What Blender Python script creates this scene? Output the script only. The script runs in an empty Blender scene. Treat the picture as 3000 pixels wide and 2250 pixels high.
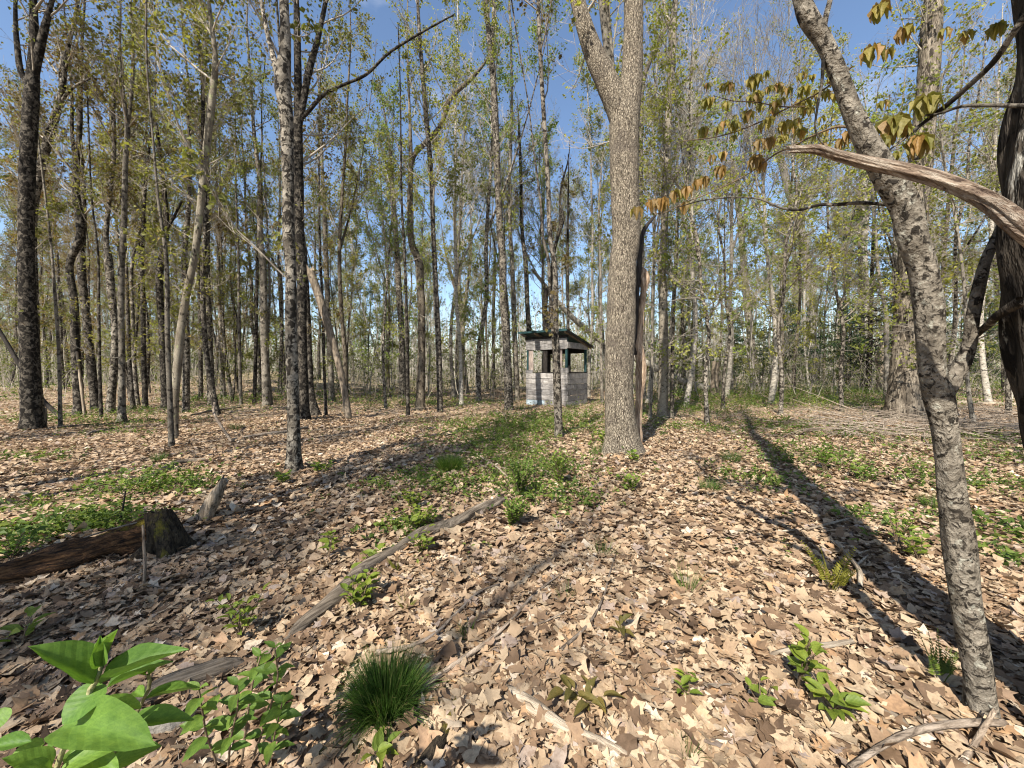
import bpy, math, random
import numpy as np
from mathutils import Vector, Matrix

R_ = np.random.default_rng(7)
scene = bpy.context.scene
COL = scene.collection
rad = math.radians

# ------------------------------------------------------------------ camera, sky, sun, exposure
W_, F_ = 3000.0, 1128.0
CAM_H, PITCH = 1.35, rad(2.03)
cam_data = bpy.data.cameras.new('camera')
cam = bpy.data.objects.new('camera', cam_data)
COL.objects.link(cam)
cam_data.sensor_width = 36.0
cam_data.lens = 36.0 * F_ / W_
cam_data.clip_start = 0.02
cam_data.clip_end = 2000.0
cam.location = (0, 0, CAM_H)
cam.rotation_euler = (rad(90) - PITCH, 0, 0)
scene.camera = cam

SUN_AZ, SUN_EL = rad(27.5), rad(44)     # light travels towards +X sin, +Y cos
world = bpy.data.worlds.new('World')
scene.world = world
world.use_nodes = True
wn = world.node_tree
for n in list(wn.nodes):
    wn.nodes.remove(n)
w_out = wn.nodes.new('ShaderNodeOutputWorld')
w_bg = wn.nodes.new('ShaderNodeBackground')
w_sky = wn.nodes.new('ShaderNodeTexSky')
w_sky.sky_type = 'NISHITA'
w_sky.sun_disc = False
w_sky.sun_elevation = SUN_EL
w_sky.sun_rotation = rad(180) + SUN_AZ
w_sky.air_density = 1.0
w_sky.dust_density = 0.6
w_sky.ozone_density = 2.2
w_bg.inputs['Strength'].default_value = 0.10
# a few thin fair-weather clouds, low in the sky
w_tc = wn.nodes.new('ShaderNodeTexCoord')
w_map = wn.nodes.new('ShaderNodeMapping'); w_map.inputs['Scale'].default_value = (2.2, 2.2, 6.0)
w_noi = wn.nodes.new('ShaderNodeTexNoise'); w_noi.inputs['Scale'].default_value = 1.7; w_noi.inputs['Detail'].default_value = 7
w_rmp = wn.nodes.new('ShaderNodeValToRGB')
w_rmp.color_ramp.elements[0].position = 0.62; w_rmp.color_ramp.elements[1].position = 0.86
w_rmp.color_ramp.elements[1].color = (0.6, 0.6, 0.6, 1)
w_mix = wn.nodes.new('ShaderNodeMixRGB'); w_mix.inputs['Color2'].default_value = (6.0, 6.3, 6.8, 1)
wn.links.new(w_tc.outputs['Generated'], w_map.inputs['Vector'])
wn.links.new(w_map.outputs['Vector'], w_noi.inputs['Vector'])
wn.links.new(w_noi.outputs['Fac'], w_rmp.inputs['Fac'])
wn.links.new(w_rmp.outputs['Color'], w_mix.inputs['Fac'])
wn.links.new(w_sky.outputs['Color'], w_mix.inputs['Color1'])
wn.links.new(w_mix.outputs['Color'], w_bg.inputs['Color'])
wn.links.new(w_bg.outputs['Background'], w_out.inputs['Surface'])

sun_data = bpy.data.lights.new('sun', 'SUN')
sun = bpy.data.objects.new('sun', sun_data)
COL.objects.link(sun)
sun_data.energy = 5.0
sun_data.angle = rad(0.53)
sun_data.color = (1.0, 0.93, 0.83)
sun_dir = Vector((math.sin(SUN_AZ) * math.cos(SUN_EL), math.cos(SUN_AZ) * math.cos(SUN_EL), -math.sin(SUN_EL)))
sun.rotation_euler = sun_dir.to_track_quat('-Z', 'Y').to_euler()
sun.location = (-10, -20, 30)

vs = scene.view_settings
vs.view_transform = 'Standard'
vs.look = 'None'
vs.gamma = 1.0
vs.use_curve_mapping = False
vs.exposure = 1.15
try:
    scene.cycles.filter_width = 1.15
    scene.cycles.max_bounces = 6
    scene.cycles.diffuse_bounces = 3
    scene.cycles.transmission_bounces = 3
    scene.cycles.glossy_bounces = 2
except Exception:
    pass

# ------------------------------------------------------------------ pixel -> place
OFF = {0: (0, 0, 1.0), 1: (0, 0, 2.212), 2: (1000, 0, 2.212), 3: (2000, 0, 2.212), 4: (0, 750, 2.212), 5: (1000, 750, 2.212),
       6: (2000, 750, 2.212), 7: (0, 1500, 2.212), 8: (1000, 1500, 2.212), 9: (2000, 1500, 2.212),
       10: (0, 1350, 3.16), 11: (1150, 1200, 3.687), 12: (0, 0, 0.7373), 13: (2500, 900, 4.424)}
cp, sp = math.cos(PITCH), math.sin(PITCH)


def px(c, x, y):
    ox, oy, s = OFF[c]
    return ox + x / s, oy + y / s


def ray(X, Y):
    v = -(Y - 1125.0) / F_
    u = (X - 1500.0) / F_
    return u, cp + v * sp, -sp + v * cp


def P3(X, Y, D):
    u, a, b = ray(X, Y)
    k = D / a
    return np.array((u * k, D, CAM_H + b * k))


def gz(x, y):
    x = np.asarray(x, float); y = np.asarray(y, float)
    z = 0.04 * np.sin(.9 * x + .4) * np.sin(.7 * y + 1) + .025 * np.sin(2.1 * x + .7 * y) + .012 * np.sin(4.3 * x - 3.1 * y)
    far = np.clip((y - 9) / 14, 0, 1)
    z = z + far * (.12 * np.sin(.31 * x + 1.0) * np.sin(.23 * y) + .06 * np.sin(.83 * x - .4 * y))
    z = z + 1.25 * np.exp(-(((x + 21) / 7.0) ** 2 + ((y - 31) / 6.0) ** 2))
    # roots of the ash lift the soil, a low hump under the rotten log
    z = z + .05 * np.exp(-(((x - 1.75) / .8) ** 2 + ((y - 6.3) / .8) ** 2))
    z = z + .07 * np.exp(-(((x - 1.9) / .45) ** 2 + ((y - 1.25) / .4) ** 2))
    return z


def gpix(X, Y, lift=0.0):
    """ground point seen at a pixel"""
    u, a, b = ray(X, Y)
    k = CAM_H / max(-b, 1e-3)
    for _ in range(12):
        h = float(gz(u * k, a * k)) + lift
        k = (CAM_H - h) / max(-b, 1e-3)
        if a * k > 80:
            k = 80 / a
    return np.array((u * k, a * k, float(gz(u * k, a * k)) + lift))


# ------------------------------------------------------------------ node materials
class Mat:
    def __init__(self, name, rough=.9, spec=.15):
        self.m = bpy.data.materials.new(name)
        self.m.use_nodes = True
        self.nt = self.m.node_tree
        self.b = self.nt.nodes['Principled BSDF']
        self.out = self.nt.nodes['Material Output']
        self.b.inputs['Roughness'].default_value = rough
        self.b.inputs['Specular IOR Level'].default_value = spec

    def n(self, t, **kw):
        nd = self.nt.nodes.new(t)
        for k, v in kw.items():
            setattr(nd, k, v)
        return nd

    def link(self, a, b):
        self.nt.links.new(a, b)

    def coords(self, scale=(1, 1, 1), kind='Object', rnd=True):
        tc = self.n('ShaderNodeTexCoord')
        mp = self.n('ShaderNodeMapping')
        mp.inputs['Scale'].default_value = scale
        if rnd:
            oi = self.n('ShaderNodeObjectInfo')
            mu = self.n('ShaderNodeMath', operation='MULTIPLY'); mu.inputs[1].default_value = 37.0
            cb = self.n('ShaderNodeCombineXYZ')
            self.link(oi.outputs['Random'], mu.inputs[0])
            for i in range(3):
                self.link(mu.outputs[0], cb.inputs[i])
            self.link(cb.outputs[0], mp.inputs['Location'])
        self.link(tc.outputs[kind], mp.inputs['Vector'])
        return mp.outputs['Vector']

    def noise(self, vec, scale, detail=4, rough=.55, dist=0.0):
        nd = self.n('ShaderNodeTexNoise')
        nd.inputs['Scale'].default_value = scale
        nd.inputs['Detail'].default_value = detail
        nd.inputs['Roughness'].default_value = rough
        nd.inputs['Distortion'].default_value = dist
        self.link(vec, nd.inputs['Vector'])
        return nd.outputs['Fac']

    def voro(self, vec, scale, feature='F1', out='Distance'):
        nd = self.n('ShaderNodeTexVoronoi', feature=feature)
        nd.inputs['Scale'].default_value = scale
        self.link(vec, nd.inputs['Vector'])
        return nd.outputs[out]

    def ramp(self, fac, stops, interp='LINEAR'):
        nd = self.n('ShaderNodeValToRGB')
        cr = nd.color_ramp
        cr.interpolation = interp
        while len(cr.elements) > 1:
            cr.elements.remove(cr.elements[-1])
        for i, (p, c) in enumerate(stops):
            e = cr.elements[0] if i == 0 else cr.elements.new(p)
            e.position = p
            if not isinstance(c, tuple):
                c = (c, c, c)
            e.color = (*c, 1)
        self.link(fac, nd.inputs['Fac'])
        return nd.outputs['Color']

    def mix(self, fac, a, b, mode='MIX'):
        nd = self.n('ShaderNodeMixRGB', blend_type=mode)
        for k, v in (('Fac', fac), ('Color1', a), ('Color2', b)):
            if isinstance(v, (int, float)):
                nd.inputs[k].default_value = v if k == 'Fac' else (v, v, v, 1)
            elif isinstance(v, tuple):
                nd.inputs[k].default_value = (*v, 1)
            else:
                self.link(v, nd.inputs[k])
        return nd.outputs['Color']

    def math(self, op, a, b):
        nd = self.n('ShaderNodeMath', operation=op)
        for i, v in enumerate((a, b)):
            if isinstance(v, (int, float)):
                nd.inputs[i].default_value = v
            else:
                self.link(v, nd.inputs[i])
        return nd.outputs[0]

    def bump(self, h, strength=.6, dist=.02):
        nd = self.n('ShaderNodeBump')
        nd.inputs['Strength'].default_value = strength
        nd.inputs['Distance'].default_value = dist
        self.link(h, nd.inputs['Height'])
        self.link(nd.outputs['Normal'], self.b.inputs['Normal'])
        return nd

    def color(self, c):
        if isinstance(c, tuple):
            self.b.inputs['Base Color'].default_value = (*c, 1)
        else:
            self.link(c, self.b.inputs['Base Color'])

    def rnd(self):
        oi = self.n('ShaderNodeObjectInfo')
        return oi.outputs['Random']

    def attr(self, name='rnd'):
        a = self.n('ShaderNodeAttribute')
        a.attribute_name = name
        return a.outputs['Fac']


def bark(name, base, light, dark, patch=7.0, darkth=.60, zs=.7, ridge=0.0, bumpd=.02, lichen=None):
    M = Mat(name, .92, .1)
    v = M.coords((1, 1, zs))
    big = M.noise(v, patch, 5, .6, .4)
    c = M.ramp(big, [(.36, base), (.5, tuple((a + b) / 2 for a, b in zip(base, light))), (.60, light)])
    blot = M.noise(v, patch * 2.1, 4, .62, .8)
    c = M.mix(M.ramp(blot, [(darkth - .03, 0.0), (darkth + .03, 1.0)]), c, dark)
    v2 = M.coords((1, 1, .16 if ridge else .8))
    fine = M.noise(v2, 55, 3, .6)
    c = M.mix(M.ramp(fine, [(.35, .75 if ridge else .45), (.6, 0.0)]), c, tuple(x * .35 for x in base))
    if lichen:
        li = M.noise(v, patch * 1.3, 6, .7)
        c = M.mix(M.ramp(li, [(.58, 0.0), (.64, .85)]), c, lichen)
    # each tree slightly lighter or darker, a little browner or greyer
    var = M.ramp(M.rnd(), [(0.0, (.50, .48, .45)), (.5, (.78, .76, .71)), (1.0, (1.08, 1.05, .98))])
    c = M.mix(1.0, c, var, 'MULTIPLY')
    M.color(c)
    h = M.mix(.5, fine, blot)
    M.bump(h, .9, bumpd)
    return M.m


def ash_bark():
    M = Mat('ash_bark', .92, .1)
    v = M.coords((1, 1, .2), rnd=False)
    n1 = M.noise(v, 60, 5, .62, 1.6)
    vv = M.coords((1, 1, .3), rnd=False)
    vo = M.voro(vv, 62, 'DISTANCE_TO_EDGE')
    ridge = M.ramp(vo, [(0.02, 0.0), (.2, 1.0)])
    c = M.ramp(n1, [(.40, (.05, .041, .031)), (.49, (.20, .168, .125)), (.58, (.40, .345, .26))])
    c = M.mix(M.ramp(ridge, [(0, .8), (.45, 0.0)]), c, (.055, .045, .035))
    v3 = M.coords((1, 1, 1.1), rnd=False)
    big = M.noise(v3, 3.0, 4, .6)
    c = M.mix(M.ramp(big, [(.54, 0.0), (.68, .7)]), c, (.12, .10, .08))
    M.color(c)
    M.bump(M.mix(.55, ridge, n1), 1.0, .022)
    return M.m


def wood(name, pale, mid, dark, along=(1, 1, .05), moss=None, bumpd=.015):
    M = Mat(name, .9, .12)
    v = M.coords(along)
    g = M.noise(v, 60, 5, .65, .6)
    c = M.ramp(g, [(.34, dark), (.48, mid), (.62, pale)])
    vb = M.coords((1, 1, .5))
    big = M.noise(vb, 6, 4, .6)
    c = M.mix(M.ramp(big, [(.45, 0.0), (.68, .6)]), c, dark)
    var = M.ramp(M.rnd(), [(0.0, (.68, .68, .69)), (1.0, (1.2, 1.18, 1.15))])
    c = M.mix(1.0, c, var, 'MULTIPLY')
    if moss:
        mo = M.noise(vb, 5.0, 6, .7)
        c = M.mix(M.ramp(mo, [(.55, 0.0), (.62, 1.0)]), c, moss)
    M.color(c)
    M.bump(g, 1.0, bumpd)
    return M.m


def foliage(name, stops, rough=.55, trans=.45, obj_var=True, use_attr=True, spec=.25):
    M = Mat(name, rough, spec)
    f = M.attr() if use_attr else M.rnd()
    c = M.ramp(f, stops)
    if obj_var:
        var = M.ramp(M.rnd(), [(0.0, (.75, .78, .8)), (.5, (1, 1, 1)), (1.0, (1.25, 1.15, .95))])
        c = M.mix(1.0, c, var, 'MULTIPLY')
    M.color(c)
    tr = M.n('ShaderNodeBsdfTranslucent')
    M.link(M.mix(1.0, c, (1.25, 1.3, .8), 'MULTIPLY'), tr.inputs['Color'])
    mx = M.n('ShaderNodeMixShader')
    mx.inputs[0].default_value = trans
    M.link(M.b.outputs[0], mx.inputs[1])
    M.link(tr.outputs[0], mx.inputs[2])
    M.link(mx.outputs[0], M.out.inputs['Surface'])
    return M.m


DRY = [(0.0, (.06, .04, .026)), (.08, (.13, .085, .052)), (.22, (.23, .15, .09)), (.45, (.34, .245, .155)), (.70, (.46, .36, .24)),
       (.80, (.36, .22, .115)), (.86, (.31, .25, .21)), (.93, (.42, .30, .18)), (1.0, (.58, .50, .39))]


def dry_leaf(name, use_attr):
    M = Mat(name, .75, .2)
    f = M.attr() if use_attr else M.rnd()
    c = M.ramp(f, DRY)
    v = M.coords((1, 1, 1), rnd=not use_attr)
    n = M.noise(v, 45, 4, .6)
    c = M.mix(M.ramp(n, [(.32, .55), (.5, 0.0)]), c, (.17, .11, .07))
    n2 = M.noise(v, 160, 2, .6)
    c = M.mix(.25, c, n2, 'OVERLAY')
    M.color(c)
    tr = M.n('ShaderNodeBsdfTranslucent')
    M.link(c, tr.inputs['Color'])
    mx = M.n('ShaderNodeMixShader'); mx.inputs[0].default_value = .18
    M.link(M.b.outputs[0], mx.inputs[1]); M.link(tr.outputs[0], mx.inputs[2])
    M.link(mx.outputs[0], M.out.inputs['Surface'])
    M.bump(n, .4, .004)
    return M.m


def soil_mat():
    M = Mat('forest_soil', .95, .05)
    v = M.coords((1, 1, 1), rnd=False)
    vc = M.n('ShaderNodeTexVoronoi'); vc.inputs['Scale'].default_value = 26
    M.link(v, vc.inputs['Vector'])
    sep = M.n('ShaderNodeSeparateColor')
    M.link(vc.outputs['Color'], sep.inputs[0])
    c = M.ramp(sep.outputs[0], [(0, (.15, .10, .065)), (.3, (.26, .18, .115)), (.6, (.38, .285, .19)), (.85, (.47, .37, .26)), (1, (.55, .46, .35))])
    big = M.noise(v, .9, 5, .6)
    c = M.mix(M.ramp(big, [(.45, .35), (.6, .0)]), c, (.13, .09, .06))
    # beyond the leaf litter the woods' floor greens over
    geo = M.n('ShaderNodeSeparateXYZ')
    tc = M.n('ShaderNodeTexCoord'); M.link(tc.outputs['Object'], geo.inputs[0])
    fy = M.ramp(M.math('DIVIDE', geo.outputs[1], 100.0), [(.16, 0.0), (.34, .55)])
    gn = M.noise(v, .5, 6, .65)
    gfac = M.math('MULTIPLY', fy, M.ramp(gn, [(.40, .2), (.58, 1.0)]))
    c = M.mix(gfac, c, (.085, .10, .03))
    M.color(c)
    M.bump(M.mix(.5, vc.outputs['Distance'], big), .4, .008)
    return M.m


MT = {}
MT['maple'] = bark('maple_bark', (.12, .105, .086), (.37, .34, .295), (.028, .025, .022), 7.0, .51, .9)
MT['maple_dark'] = bark('dark_maple_bark', (.06, .053, .045), (.21, .19, .162), (.02, .018, .016), 7.0, .49, .8)
MT['maple_brown'] = bark('brown_maple_bark', (.12, .10, .077), (.27, .235, .185), (.036, .03, .025), 6.0, .56, .6)
MT['grey'] = bark('smooth_grey_bark', (.13, .116, .097), (.28, .258, .222), (.04, .036, .031), 6.0, .56, .8)
MT['birch'] = bark('birch_bark', (.30, .28, .245), (.48, .45, .40), (.045, .04, .035), 5.0, .58, 2.2)
MT['pale'] = bark('pale_maple_bark', (.27, .24, .195), (.46, .42, .35), (.04, .036, .03), 6.0, .60, .8)
MT['lichen'] = bark('lichened_bark', (.19, .165, .13), (.36, .33, .27), (.04, .035, .03), 5.0, .6, .6, lichen=(.33, .36, .20))
MT['twig'] = bark('twig_bark', (.26, .23, .195), (.44, .405, .35), (.09, .075, .06), 3.0, .68, 1.0)
MT['twig_pale'] = bark('pale_twig_bark', (.40, .37, .33), (.56, .53, .48), (.14, .12, .10), 3.0, .68, 1.0)
MT['ash'] = ash_bark()
MT['rough'] = bark('rough_scaly_bark', (.15, .133, .11), (.34, .31, .265), (.032, .028, .024), 19.0, .555, .9, bumpd=.03, lichen=(.42, .42, .37))
MT['plated'] = bark('dark_plated_bark', (.04, .034, .028), (.11, .095, .08), (.013, .011, .01), 9.0, .52, .3, ridge=1, bumpd=.05, lichen=(.50, .49, .45))
MT['shaggy'] = bark('shaggy_cedar_bark', (.13, .11, .088), (.29, .255, .21), (.035, .03, .025), 7.0, .54, .22, ridge=1, bumpd=.04)
MT['dead'] = wood('dead_grey_wood', (.33, .275, .21), (.19, .155, .115), (.05, .04, .03))
MT['dead_brown'] = wood('dead_brown_wood', (.52, .41, .30), (.33, .235, .16), (.08, .055, .04), (1, 1, .07), None, .03)
MT['limb_wood'] = wood('rotting_limb_wood', (.36, .31, .25), (.20, .15, .11), (.045, .03, .024), (1, 1, .10), None, .03)
MT['dead_pale'] = wood('bleached_wood', (.45, .39, .30), (.30, .245, .18), (.10, .075, .055))
MT['rotten'] = wood('rotten_wood', (.26, .135, .06), (.10, .055, .03), (.018, .013, .01), (1, 1, .22), (.17, .13, .02), .06)
MT['mossy'] = wood('mossy_wood', (.09, .07, .045), (.045, .035, .024), (.014, .012, .01), (1, 1, .3), (.15, .125, .025), .04)
MT['stick'] = wood('stick_bark', (.40, .33, .26), (.25, .20, .15), (.08, .06, .045), (1, 1, .2))
MT['twigpale'] = wood('dry_twig', (.50, .43, .34), (.33, .27, .21), (.11, .085, .065), (1, 1, .3))
MT['plank'] = wood('weathered_plank', (.40, .385, .365), (.25, .235, .22), (.10, .092, .085), (.06, 1, 1), None, .006)
MT['plank_side'] = MT['plank']
MT['bluewash'] = wood('blue_washed_plank', (.34, .42, .46), (.26, .32, .36), (.12, .14, .15), (.06, 1, 1), None, .006)
MT['pinkplank'] = wood('tan_plank', (.52, .44, .38), (.40, .33, .28), (.18, .14, .12), (1, 1, .06), None, .006)
MT['greenpost'] = wood('dark_green_painted_post', (.035, .085, .085), (.025, .062, .066), (.015, .03, .03), (1, 1, .1), None, .004)
MT['darkwood'] = wood('dark_board', (.05, .045, .04), (.032, .028, .025), (.012, .011, .01), (1, 1, .1), None, .004)
_m = Mat('green_roof_metal', .45, .4); _v = _m.coords((1, 1, 1)); _m.color(_m.ramp(_m.noise(_v, 6, 5), [(.3, (.012, .045, .05)), (.7, (.03, .085, .085))])); MT['roof'] = _m.m
MT['olive'] = foliage('olive_spring_leaf', [(0, (.07, .07, .02)), (.35, (.13, .135, .034)), (.75, (.21, .215, .055)), (1, (.24, .18, .065))])
MT['yellow'] = foliage('yellow_green_spring_leaf', [(0, (.11, .12, .025)), (.4, (.20, .22, .045)), (.8, (.28, .29, .065)), (1, (.30, .25, .08))])
MT['fresh'] = foliage('fresh_green_leaf', [(0, (.085, .12, .027)), (.4, (.15, .21, .045)), (.8, (.22, .28, .06)), (1, (.27, .29, .07))])
MT['bronze'] = foliage('bronze_spring_leaf', [(0, (.07, .04, .02)), (.35, (.125, .09, .032)), (.7, (.18, .155, .05)), (1, (.16, .07, .04))])
MT['weed'] = foliage('weed_leaf', [(0, (.08, .13, .025)), (.5, (.14, .22, .04)), (1, (.24, .30, .06))])
MT['brush'] = foliage('brush_leaf', [(0, (.06, .075, .022)), (.5, (.11, .135, .035)), (.85, (.17, .19, .05)), (1, (.20, .17, .06))], obj_var=False)
MT['cover'] = foliage('ground_cover_leaf', [(0, (.045, .075, .018)), (.4, (.09, .14, .028)), (.8, (.16, .215, .04)), (1, (.24, .25, .06))], obj_var=False)
MT['grass'] = foliage('grass_blade', [(0, (.03, .07, .012)), (.5, (.065, .13, .02)), (.9, (.12, .19, .035)), (1, (.30, .25, .11))], trans=.35)
MT['needle'] = foliage('pine_needles', [(0, (.012, .028, .012)), (.6, (.028, .055, .022)), (1, (.05, .085, .03))], trans=.2)
MT['fern'] = foliage('young_fern', [(0, (.11, .12, .02)), (1, (.22, .22, .05))])
MT['dry'] = dry_leaf('dry_leaf_litter', True)
MT['dry_one'] = dry_leaf('dry_leaf', False)
MT['soil'] = soil_mat()


def vein_leaf(name, lo, hi, trans, per=6.0, spec=.3):
    M = Mat(name, .55, spec)
    tc = M.n('ShaderNodeTexCoord')
    sep = M.n('ShaderNodeSeparateXYZ'); M.link(tc.outputs['Object'], sep.inputs[0])
    ax = M.n('ShaderNodeMath', operation='ABSOLUTE'); M.link(sep.outputs[0], ax.inputs[0])
    ph = M.math('SUBTRACT', M.math('MULTIPLY', sep.outputs[1], per), M.math('MULTIPLY', ax.outputs[0], per * .8))
    w = M.n('ShaderNodeMath', operation='PINGPONG'); M.link(ph, w.inputs[0]); w.inputs[1].default_value = .5
    vein = M.ramp(w.outputs[0], [(0.0, 1.0), (.10, 0.0)])
    mid = M.ramp(ax.outputs[0], [(.008, 1.0), (.03, 0.0)])
    both = M.math('MAXIMUM', vein, mid)
    v = M.coords((1, 1, 1))
    n = M.noise(v, 7, 8, .7)
    c = M.mix(M.ramp(n, [(.35, 0.0), (.65, 1.0)]), lo, hi)
    net = M.voro(v, 16, 'DISTANCE_TO_EDGE')
    c = M.mix(M.ramp(net, [(0.0, .35), (.06, 0.0)]), c, tuple(x * .7 for x in lo))
    c = M.mix(M.math('MULTIPLY', both, .13), c, tuple(min(1, x * 1.6) for x in hi))
    var = M.ramp(M.rnd(), [(0, (.7, .78, .75)), (1, (1.2, 1.12, 1.0))])
    c = M.mix(1.0, c, var, 'MULTIPLY')
    M.color(c)
    M.bump(M.mix(.3, M.ramp(w.outputs[0], [(0, 0.0), (.5, 1.0)]), n), .08, .01)
    tr = M.n('ShaderNodeBsdfTranslucent'); M.link(M.mix(1.0, c, (1.3, 1.35, .7), 'MULTIPLY'), tr.inputs['Color'])
    mx = M.n('ShaderNodeMixShader'); mx.inputs[0].default_value = trans
    M.link(M.b.outputs[0], mx.inputs[1]); M.link(tr.outputs[0], mx.inputs[2])
    M.link(mx.outputs[0], M.out.inputs['Surface'])
    return M.m


MT['honey'] = vein_leaf('honeysuckle_leaf', (.085, .17, .028), (.15, .26, .045), .4)
MT['honey_small'] = vein_leaf('small_honeysuckle_leaf', (.075, .14, .025), (.14, .22, .04), .4)
MT['seedling'] = vein_leaf('seedling_leaf', (.12, .17, .025), (.22, .27, .045), .4)
MT['seedling_brown'] = vein_leaf('bronze_seedling_leaf', (.10, .09, .025), (.17, .13, .04), .35)
MT['sprig'] = vein_leaf('unfolding_maple_leaf', (.16, .14, .035), (.29, .25, .07), .45)
MT['sprig_red'] = vein_leaf('coppery_maple_leaf', (.19, .115, .04), (.31, .20, .075), .45)
MT['stem_green'] = bark('green_stem', (.20, .21, .10), (.30, .29, .16), (.10, .08, .05), 9, .7)
MT['stem_brown'] = bark('brown_stem', (.14, .10, .07), (.22, .17, .12), (.05, .04, .03), 9, .7)


# ------------------------------------------------------------------ mesh builder
class Geo:
    def __init__(self):
        self.V, self.Q, self.T, self.R = [], [], [], []
        self.n = 0
        self.qm, self.tm = [], []

    def add(self, V, quads=None, tris=None, rnd=None, mi=0):
        V = np.asarray(V, float).reshape(-1, 3)
        if quads is not None and len(quads):
            q = np.asarray(quads, np.int64).reshape(-1, 4) + self.n
            self.Q.append(q); self.qm.append(np.full(len(q), mi))
        if tris is not None and len(tris):
            t = np.asarray(tris, np.int64).reshape(-1, 3) + self.n
            self.T.append(t); self.tm.append(np.full(len(t), mi))
        self.V.append(V)
        if rnd is None:
            rnd = np.zeros(len(V))
        elif np.isscalar(rnd):
            rnd = np.full(len(V), rnd)
        self.R.append(np.asarray(rnd, float))
        self.n += len(V)

    def empty(self):
        return self.n == 0

    def mesh(self, name, mats, smooth=True, shift=None):
        V = np.concatenate(self.V)
        if shift is not None:
            V = V - np.asarray(shift)
        Q = np.concatenate(self.Q) if self.Q else np.zeros((0, 4), np.int64)
        T = np.concatenate(self.T) if self.T else np.zeros((0, 3), np.int64)
        qm = np.concatenate(self.qm) if self.qm else np.zeros(0)
        tm = np.concatenate(self.tm) if self.tm else np.zeros(0)
        me = bpy.data.meshes.new(name)
        me.vertices.add(len(V)); me.vertices.foreach_set('co', V.astype(np.float32).ravel())
        nl = len(Q) * 4 + len(T) * 3
        me.loops.add(nl)
        me.loops.foreach_set('vertex_index', np.concatenate([Q.ravel(), T.ravel()]).astype(np.int32))
        me.polygons.add(len(Q) + len(T))
        st = np.concatenate([np.arange(len(Q)) * 4, len(Q) * 4 + np.arange(len(T)) * 3]).astype(np.int32)
        me.polygons.foreach_set('loop_start', st)
        me.polygons.foreach_set('material_index', np.concatenate([qm, tm]).astype(np.int32))
        me.polygons.foreach_set('use_smooth', np.full(len(st), smooth))
        a = me.attributes.new('rnd', 'FLOAT', 'POINT')
        a.data.foreach_set('value', np.concatenate(self.R).astype(np.float32))
        for m in (mats if isinstance(mats, (list, tuple)) else [mats]):
            me.materials.append(MT[m] if isinstance(m, str) else m)
        me.update(calc_edges=True)
        me.validate()
        return me


def link(name, data, parent=None, loc=None, mat=None):
    o = bpy.data.objects.new(name, data)
    COL.objects.link(o)
    if parent is not None:
        o.parent = parent
    if mat is not None:
        o.matrix_local = mat
    elif loc is not None:
        o.location = loc
    return o


def tag(o, label=None, cat=None, group=None, kind=None):
    if label: o['label'] = label
    if cat: o['category'] = cat
    if group: o['group'] = group
    if kind: o['kind'] = kind
    return o


def thing(name, label, cat, loc, group=None):
    o = bpy.data.objects.new(name, None)
    COL.objects.link(o)
    o.empty_display_size = .2
    o.location = [float(x) for x in loc]
    return tag(o, label, cat, group)


def norm(a):
    a = np.asarray(a, float)
    return a / np.maximum(np.linalg.norm(a, axis=-1, keepdims=True), 1e-9)


def tubes(P, Rd, sides, phase=None):
    """batch of swept tubes: P (m,n,3) R (m,n) -> verts, quads"""
    P = np.asarray(P, float); Rd = np.asarray(Rd, float)
    m, n, _ = P.shape
    T = norm(np.gradient(P, axis=1))
    mean = norm(P[:, -1] - P[:, 0])
    ref = np.where(np.abs(mean[:, 2:3]) < .9, np.array([[0, 0, 1.]]), np.array([[1., 0, 0]]))[:, None, :]
    u = norm(np.cross(T, np.broadcast_to(ref, T.shape)))
    v = np.cross(T, u)
    a = np.arange(sides) * 2 * np.pi / sides
    V = P[:, :, None, :] + Rd[:, :, None, None] * (np.cos(a)[:, None] * u[:, :, None, :] + np.sin(a)[:, None] * v[:, :, None, :])
    base = (np.arange(m) * n * sides)[:, None, None]
    i = (np.arange(n - 1) * sides)[None, :, None]
    k = np.arange(sides)[None, None, :]; k2 = (k + 1) % sides
    q = np.stack([base + i + k, base + i + k2, base + i + sides + k2, base + i + sides + k], -1)
    return V.reshape(-1, 3), q.reshape(-1, 4)


def catmull(P, n):
    """smooth resample rows of P (any columns) to n rows, evenly along chord length of xyz"""
    P = np.asarray(P, float)
    d = np.r_[0, np.cumsum(np.linalg.norm(np.diff(P[:, :3], axis=0), axis=1))]
    t = np.linspace(0, d[-1], n)
    if len(P) < 3:
        return np.stack([np.interp(t, d, P[:, c]) for c in range(P.shape[1])], 1)
    g = np.gradient(P, d, axis=0)
    idx = np.clip(np.searchsorted(d, t, side='right') - 1, 0, len(P) - 2)
    h = (d[idx + 1] - d[idx])[:, None]
    s = ((t - d[idx]) / h[:, 0])[:, None]
    a, b, ga, gb = P[idx], P[idx + 1], g[idx], g[idx + 1]
    out = (2 * s ** 3 - 3 * s ** 2 + 1) * a + (s ** 3 - 2 * s ** 2 + s) * h * ga + (-2 * s ** 3 + 3 * s ** 2) * b + (s ** 3 - s ** 2) * h * gb
    if P.shape[1] > 3:
        out[:, 3] = np.maximum(out[:, 3], .3 * P[:, 3].min())
    return out


def rough(theta, s, seed, amp, nt=(2, 9), ns=(3, 40), k=14):
    rr = np.random.default_rng(seed)
    o = np.zeros(np.broadcast(theta, s).shape)
    for _ in range(k):
        a = rr.integers(nt[0], nt[1] + 1); b = rr.uniform(*ns) * rr.choice([-1, 1])
        o += np.sin(a * theta + b * s + rr.uniform(0, 6.28)) * rr.uniform(.4, 1)
    return amp * o / math.sqrt(k)


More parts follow.
